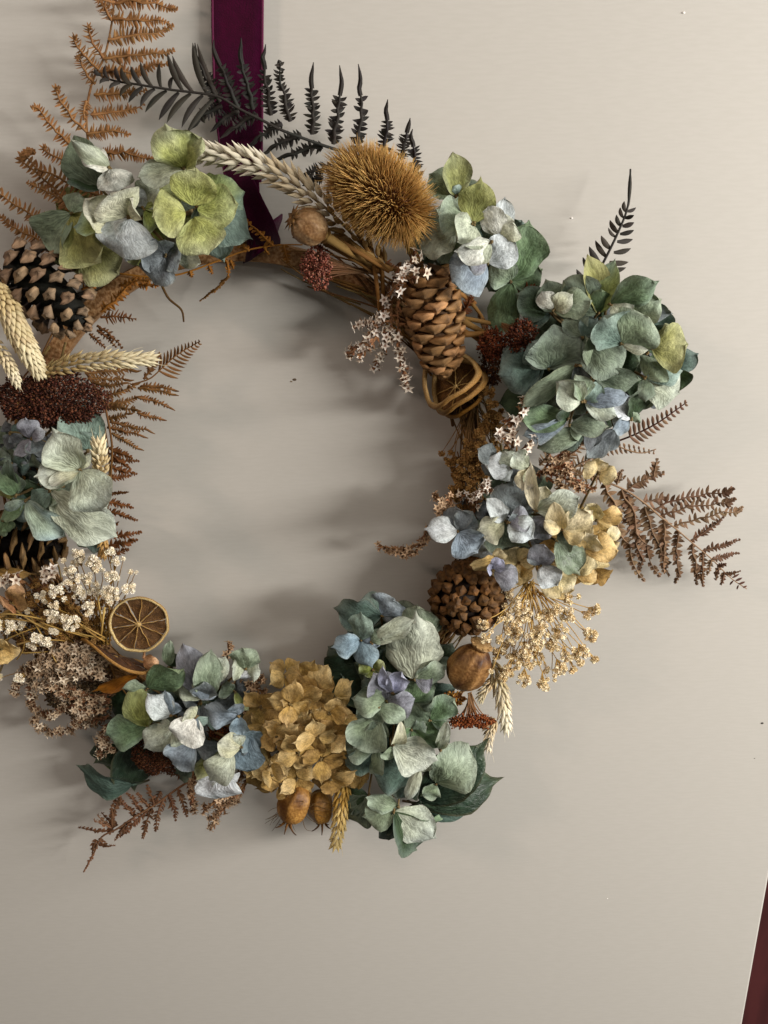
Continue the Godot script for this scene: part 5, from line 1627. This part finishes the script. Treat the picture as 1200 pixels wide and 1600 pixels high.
	sprig("babys_breath_sprig", "white baby's breath in dense clusters above the round orange slice", "dried flower", g, [560, 520, 18], [[420, 62, 34, 6, 26], [500, 105, 36, 8, 34], [380, 165, 38, 8, 40], [595, 170, 36, 5, 26], [465, 185, 36, 4, 24], [300, 250, 40, 7, 34], [590, 275, 38, 9, 42], [690, 235, 34, 4, 26], [480, 345, 38, 5, 30], [440, 250, 34, 6, 40], [500, 240, 34, 4, 30], [280, 385, 40, 5, 26], [375, 425, 42, 8, 40], [290, 330, 40, 3, 18], [620, 90, 32, 2, 16], [660, 80, 30, 1, 0], [340, 90, 32, 1, 0], [550, 140, 32, 1, 0], [555, 365, 36, 1, 0], [345, 295, 38, 1, 0], [700, 150, 30, 1, 0], [730, 152, 30, 1, 0], [595, 50, 30, 2, 20], [220, 290, 36, 3, 24], [400, 110, 30, 2, 20]], 29, "white", "blossom", hx("8a6830"))
	sprig("babys_breath_sprig", "small white baby's breath clusters at the left edge among straw", "dried flower", g, [420, 560, 18], [[200, 505, 38, 3, 18], [240, 530, 38, 4, 22], [30, 450, 38, 5, 34], [100, 430, 34, 4, 30], [100, 710, 32, 3, 22], [280, 470, 36, 2, 16], [170, 545, 34, 2, 16], [130, 335, 34, 1, 0], [150, 360, 34, 2, 10], [0, 720, 30, 1, 0]], 29, "white", "blossom", hx("a07c3c"))
	yarrow("yarrow", "brown tangle of crumbled yarrow behind the white baby's breath", 330, 420, 12, 300, 210, 900, ["5e4428", "74583a", "4a331c", "8a6c48"], [500, 560, 8], 1.5)
	yarrow("yarrow", "dusky crumbled yarrow behind the star flowers at the lower left", 430, 760, 12, 190, 230, 700, ["6e5a42", "7c684e", "5a4832", "8a765c"], [560, 760, 8], 1.5)
	sprig("babys_breath_sprig", "tan withered baby's breath filling the lower left behind the white ones", "dried flower", g, [540, 560, 14], [[150, 300, 24, 5, 60], [230, 230, 26, 5, 60], [330, 330, 28, 6, 70], [430, 400, 28, 6, 70], [260, 430, 26, 6, 70], [520, 300, 26, 5, 60], [160, 560, 24, 5, 60], [330, 520, 28, 6, 60], [470, 470, 26, 5, 50], [620, 350, 24, 3, 50]], 30, "tan", "blossom", hx("8a6430"))
	thing("straw_stems", "loose straw coloured stems criss-crossing at the lower left", "straw", "", pt(300, 500, 20))
	for e in [[0, 380, 50, 355, 390, 440], [90, 360, 220, 460, 330, 480], [20, 520, 130, 460, 230, 440], [90, 540, 200, 500, 360, 520], [60, 580, 220, 590, 320, 565], [270, 570, 300, 640, 320, 650], [220, 420, 260, 440, 470, 500], [430, 430, 520, 480, 560, 500], [360, 460, 480, 500, 570, 505], [100, 460, 170, 520, 90, 620], [380, 380, 460, 470, 560, 520], [160, 390, 220, 470, 260, 560], [520, 260, 540, 380, 550, 470], [560, 340, 550, 420, 540, 500], [30, 400, 180, 400, 330, 480]]:
		var mb := MB.new()
		var h := rr(34, 42)
		mb.tube(bez_path(pt(e[0], e[1], h - 4), pt(e[2], e[3], h + 4), pt(e[4], e[5], h - 6), 9), rr(0.00028, 0.0005), rr(0.0002, 0.0004), 6, vary(hx("b89a5c"), 0.15), vary(hx("a07c3c"), 0.15))
		put("stalk", mb, M.stem, cur, pt(e[0], e[1], h - 4))
	frame(660, 850, 0.2833333)
	sprig("babys_breath_sprig", "golden baby's breath spraying downward at the lower right", "dried flower", g, [590, 220, 24], [[470, 270, 32, 4, 40], [540, 340, 36, 4, 36], [455, 380, 36, 5, 40], [560, 400, 36, 6, 40], [500, 460, 38, 6, 44], [660, 470, 36, 5, 36], [610, 520, 38, 6, 44], [720, 380, 34, 5, 44], [800, 400, 34, 5, 40], [760, 480, 34, 5, 40], [500, 520, 36, 5, 36], [560, 580, 36, 6, 44], [500, 650, 34, 6, 44], [460, 720, 32, 5, 36], [570, 650, 34, 5, 40], [560, 750, 32, 5, 34], [680, 700, 32, 2, 20], [670, 770, 34, 5, 26], [760, 690, 34, 6, 34], [800, 610, 34, 5, 36], [640, 560, 34, 4, 30], [720, 560, 32, 4, 34], [820, 290, 32, 5, 38], [330, 440, 44, 4, 24], [350, 520, 44, 2, 20], [380, 480, 44, 1, 0], [380, 700, 42, 1, 0], [420, 530, 40, 2, 16], [660, 390, 34, 4, 40], [730, 750, 32, 1, 0], [480, 590, 32, 4, 40], [620, 640, 30, 4, 40], [430, 600, 30, 4, 36]], 31, "buff", "blossom", hx("c4a05c"))
	sprig("babys_breath_sprig", "stray buff baby's breath blossoms at the far lower right", "dried flower", g, [640, 250, 24], [[905, 390, 32, 2, 16], [950, 365, 32, 4, 22], [930, 500, 34, 6, 30], [890, 590, 34, 5, 30], [870, 655, 32, 3, 18], [835, 690, 32, 2, 14], [945, 635, 30, 2, 14], [850, 610, 32, 2, 16], [900, 490, 32, 2, 20]], 31, "buff", "blossom", hx("c4a05c"))
	frame(570, 600, 0.3333333)
	sprig("babys_breath_sprig", "brown baby's breath stems and beads at the inner right of the ring", "dried flower", g, [520, 60, 16], [[575, 30, 28, 4, 26], [595, 95, 28, 2, 20], [535, 235, 28, 3, 16], [500, 350, 26, 4, 30], [450, 440, 24, 5, 34], [480, 300, 24, 3, 30], [540, 300, 26, 3, 24], [430, 500, 24, 4, 26], [470, 380, 26, 3, 30], [560, 200, 26, 2, 20], [410, 360, 20, 3, 16], [360, 325, 18, 1, 0], [405, 320, 18, 1, 0], [380, 350, 18, 1, 0], [500, 480, 26, 4, 36], [540, 420, 26, 4, 36], [600, 160, 24, 3, 36], [520, 520, 26, 4, 30]], 32, "tan", "blossom", hx("7a5a34"))
	sprig("babys_breath_sprig", "tangle of brown stems joining the ring below the curled orange slices", "dried flower", g, [500, 120, 10], [[470, 560, 22, 4, 40], [520, 580, 22, 4, 40], [580, 240, 22, 5, 50], [620, 180, 22, 5, 50], [440, 420, 18, 4, 30], [600, 300, 22, 5, 40], [540, 380, 22, 5, 40], [470, 480, 20, 5, 40]], 28, "tan", "blossom", hx("6a4e2e"))
	frame(450, 200, 0.375)
	thing("dried_stems", "bundle of dried stems running from the teasel down to the orange slices", "stems", "", pt(420, 560, 18))
	for e in [[180, 450, 300, 520, 420, 600, 34], [200, 430, 330, 540, 430, 590, 30], [280, 420, 340, 520, 380, 600, 28], [150, 480, 270, 540, 350, 600, 30], [340, 480, 370, 600, 380, 760, 26], [380, 500, 400, 620, 395, 740, 24], [410, 560, 460, 620, 520, 640, 22], [720, 800, 790, 840, 850, 870, 24], [715, 830, 780, 870, 840, 920, 24], [730, 860, 800, 860, 870, 850, 26], [700, 790, 800, 800, 900, 830, 20], [735, 700, 800, 760, 830, 830, 18], [640, 650, 740, 700, 780, 730, 22], [600, 600, 640, 580, 700, 560, 28]]:
		var mb := MB.new()
		var h: float = e[6]
		mb.tube(bez_path(pt(e[0], e[1], h), pt(e[2], e[3], h + 4), pt(e[4], e[5], h - 4), 9), rr(0.0008, 0.0016), rr(0.0006, 0.0012), 6, vary(hx("8f6c3a"), 0.25), vary(hx("7a5428"), 0.25))
		put("stalk", mb, M.stem, cur, pt(e[0], e[1], h))

	# yarrow
	frame(300, 0, 0.375)
	yarrow("yarrow", "small dusty red yarrow head hanging inside the ring beside the pod", 520, 1105, 30, 62, 92, 380, ["6e3a2c", "8a5040", "5a2e22", "9c6a58"], [740, 1130, 24])
	frame(0, 580, 0.2916667)
	yarrow("yarrow", "broad dark brown yarrow head under the pale ears at left", 290, 150, 34, 250, 150, 2200, ["3a1c12", "4a281a", "2a150d", "5e3826"], [300, 330, 14], 1.05)
	frame(450, 200, 0.375)
	yarrow("yarrow", "russet yarrow head above the curled orange slices", 850, 900, 30, 62, 62, 340, ["5a2a18", "6e3a20", "45200f"], [800, 780, 16])
	yarrow("yarrow", "dark russet yarrow head touching the largest hydrangea", 968, 865, 36, 58, 66, 340, ["4a2416", "62351f", "3a1a0e"], [860, 800, 16])
	yarrow("yarrow", "shaded brown yarrow tuft right of the curled orange slices", 850, 1000, 22, 50, 80, 260, ["4a2a14", "62401f", "3a200e"], [800, 860, 12])
	frame(660, 850, 0.2833333)
	yarrow("yarrow", "russet yarrow head spread beneath the mottled brown pod", 275, 975, 30, 125, 42, 460, ["7a4020", "8f5530", "5e2e16"], [262, 830, 30])
	yarrow("yarrow", "ochre yarrow buds peeping out under the mottled brown pod", 165, 850, 26, 60, 40, 140, ["a0702c", "b98a48", "7a4a20"], [240, 800, 20], 1.3)
	frame(100, 980, 0.3333333)
	yarrow("yarrow", "rusty brown yarrow head under the lower left hydrangea", 430, 600, 24, 110, 100, 700, ["4c2c1a", "5e3a24", "3a2012"], [500, 640, 10])
	yarrow("yarrow", "brown yarrow tuft showing between the lower left petals", 735, 490, 24, 60, 50, 220, ["5a2e18", "6e4024", "42220f"], [700, 560, 10])
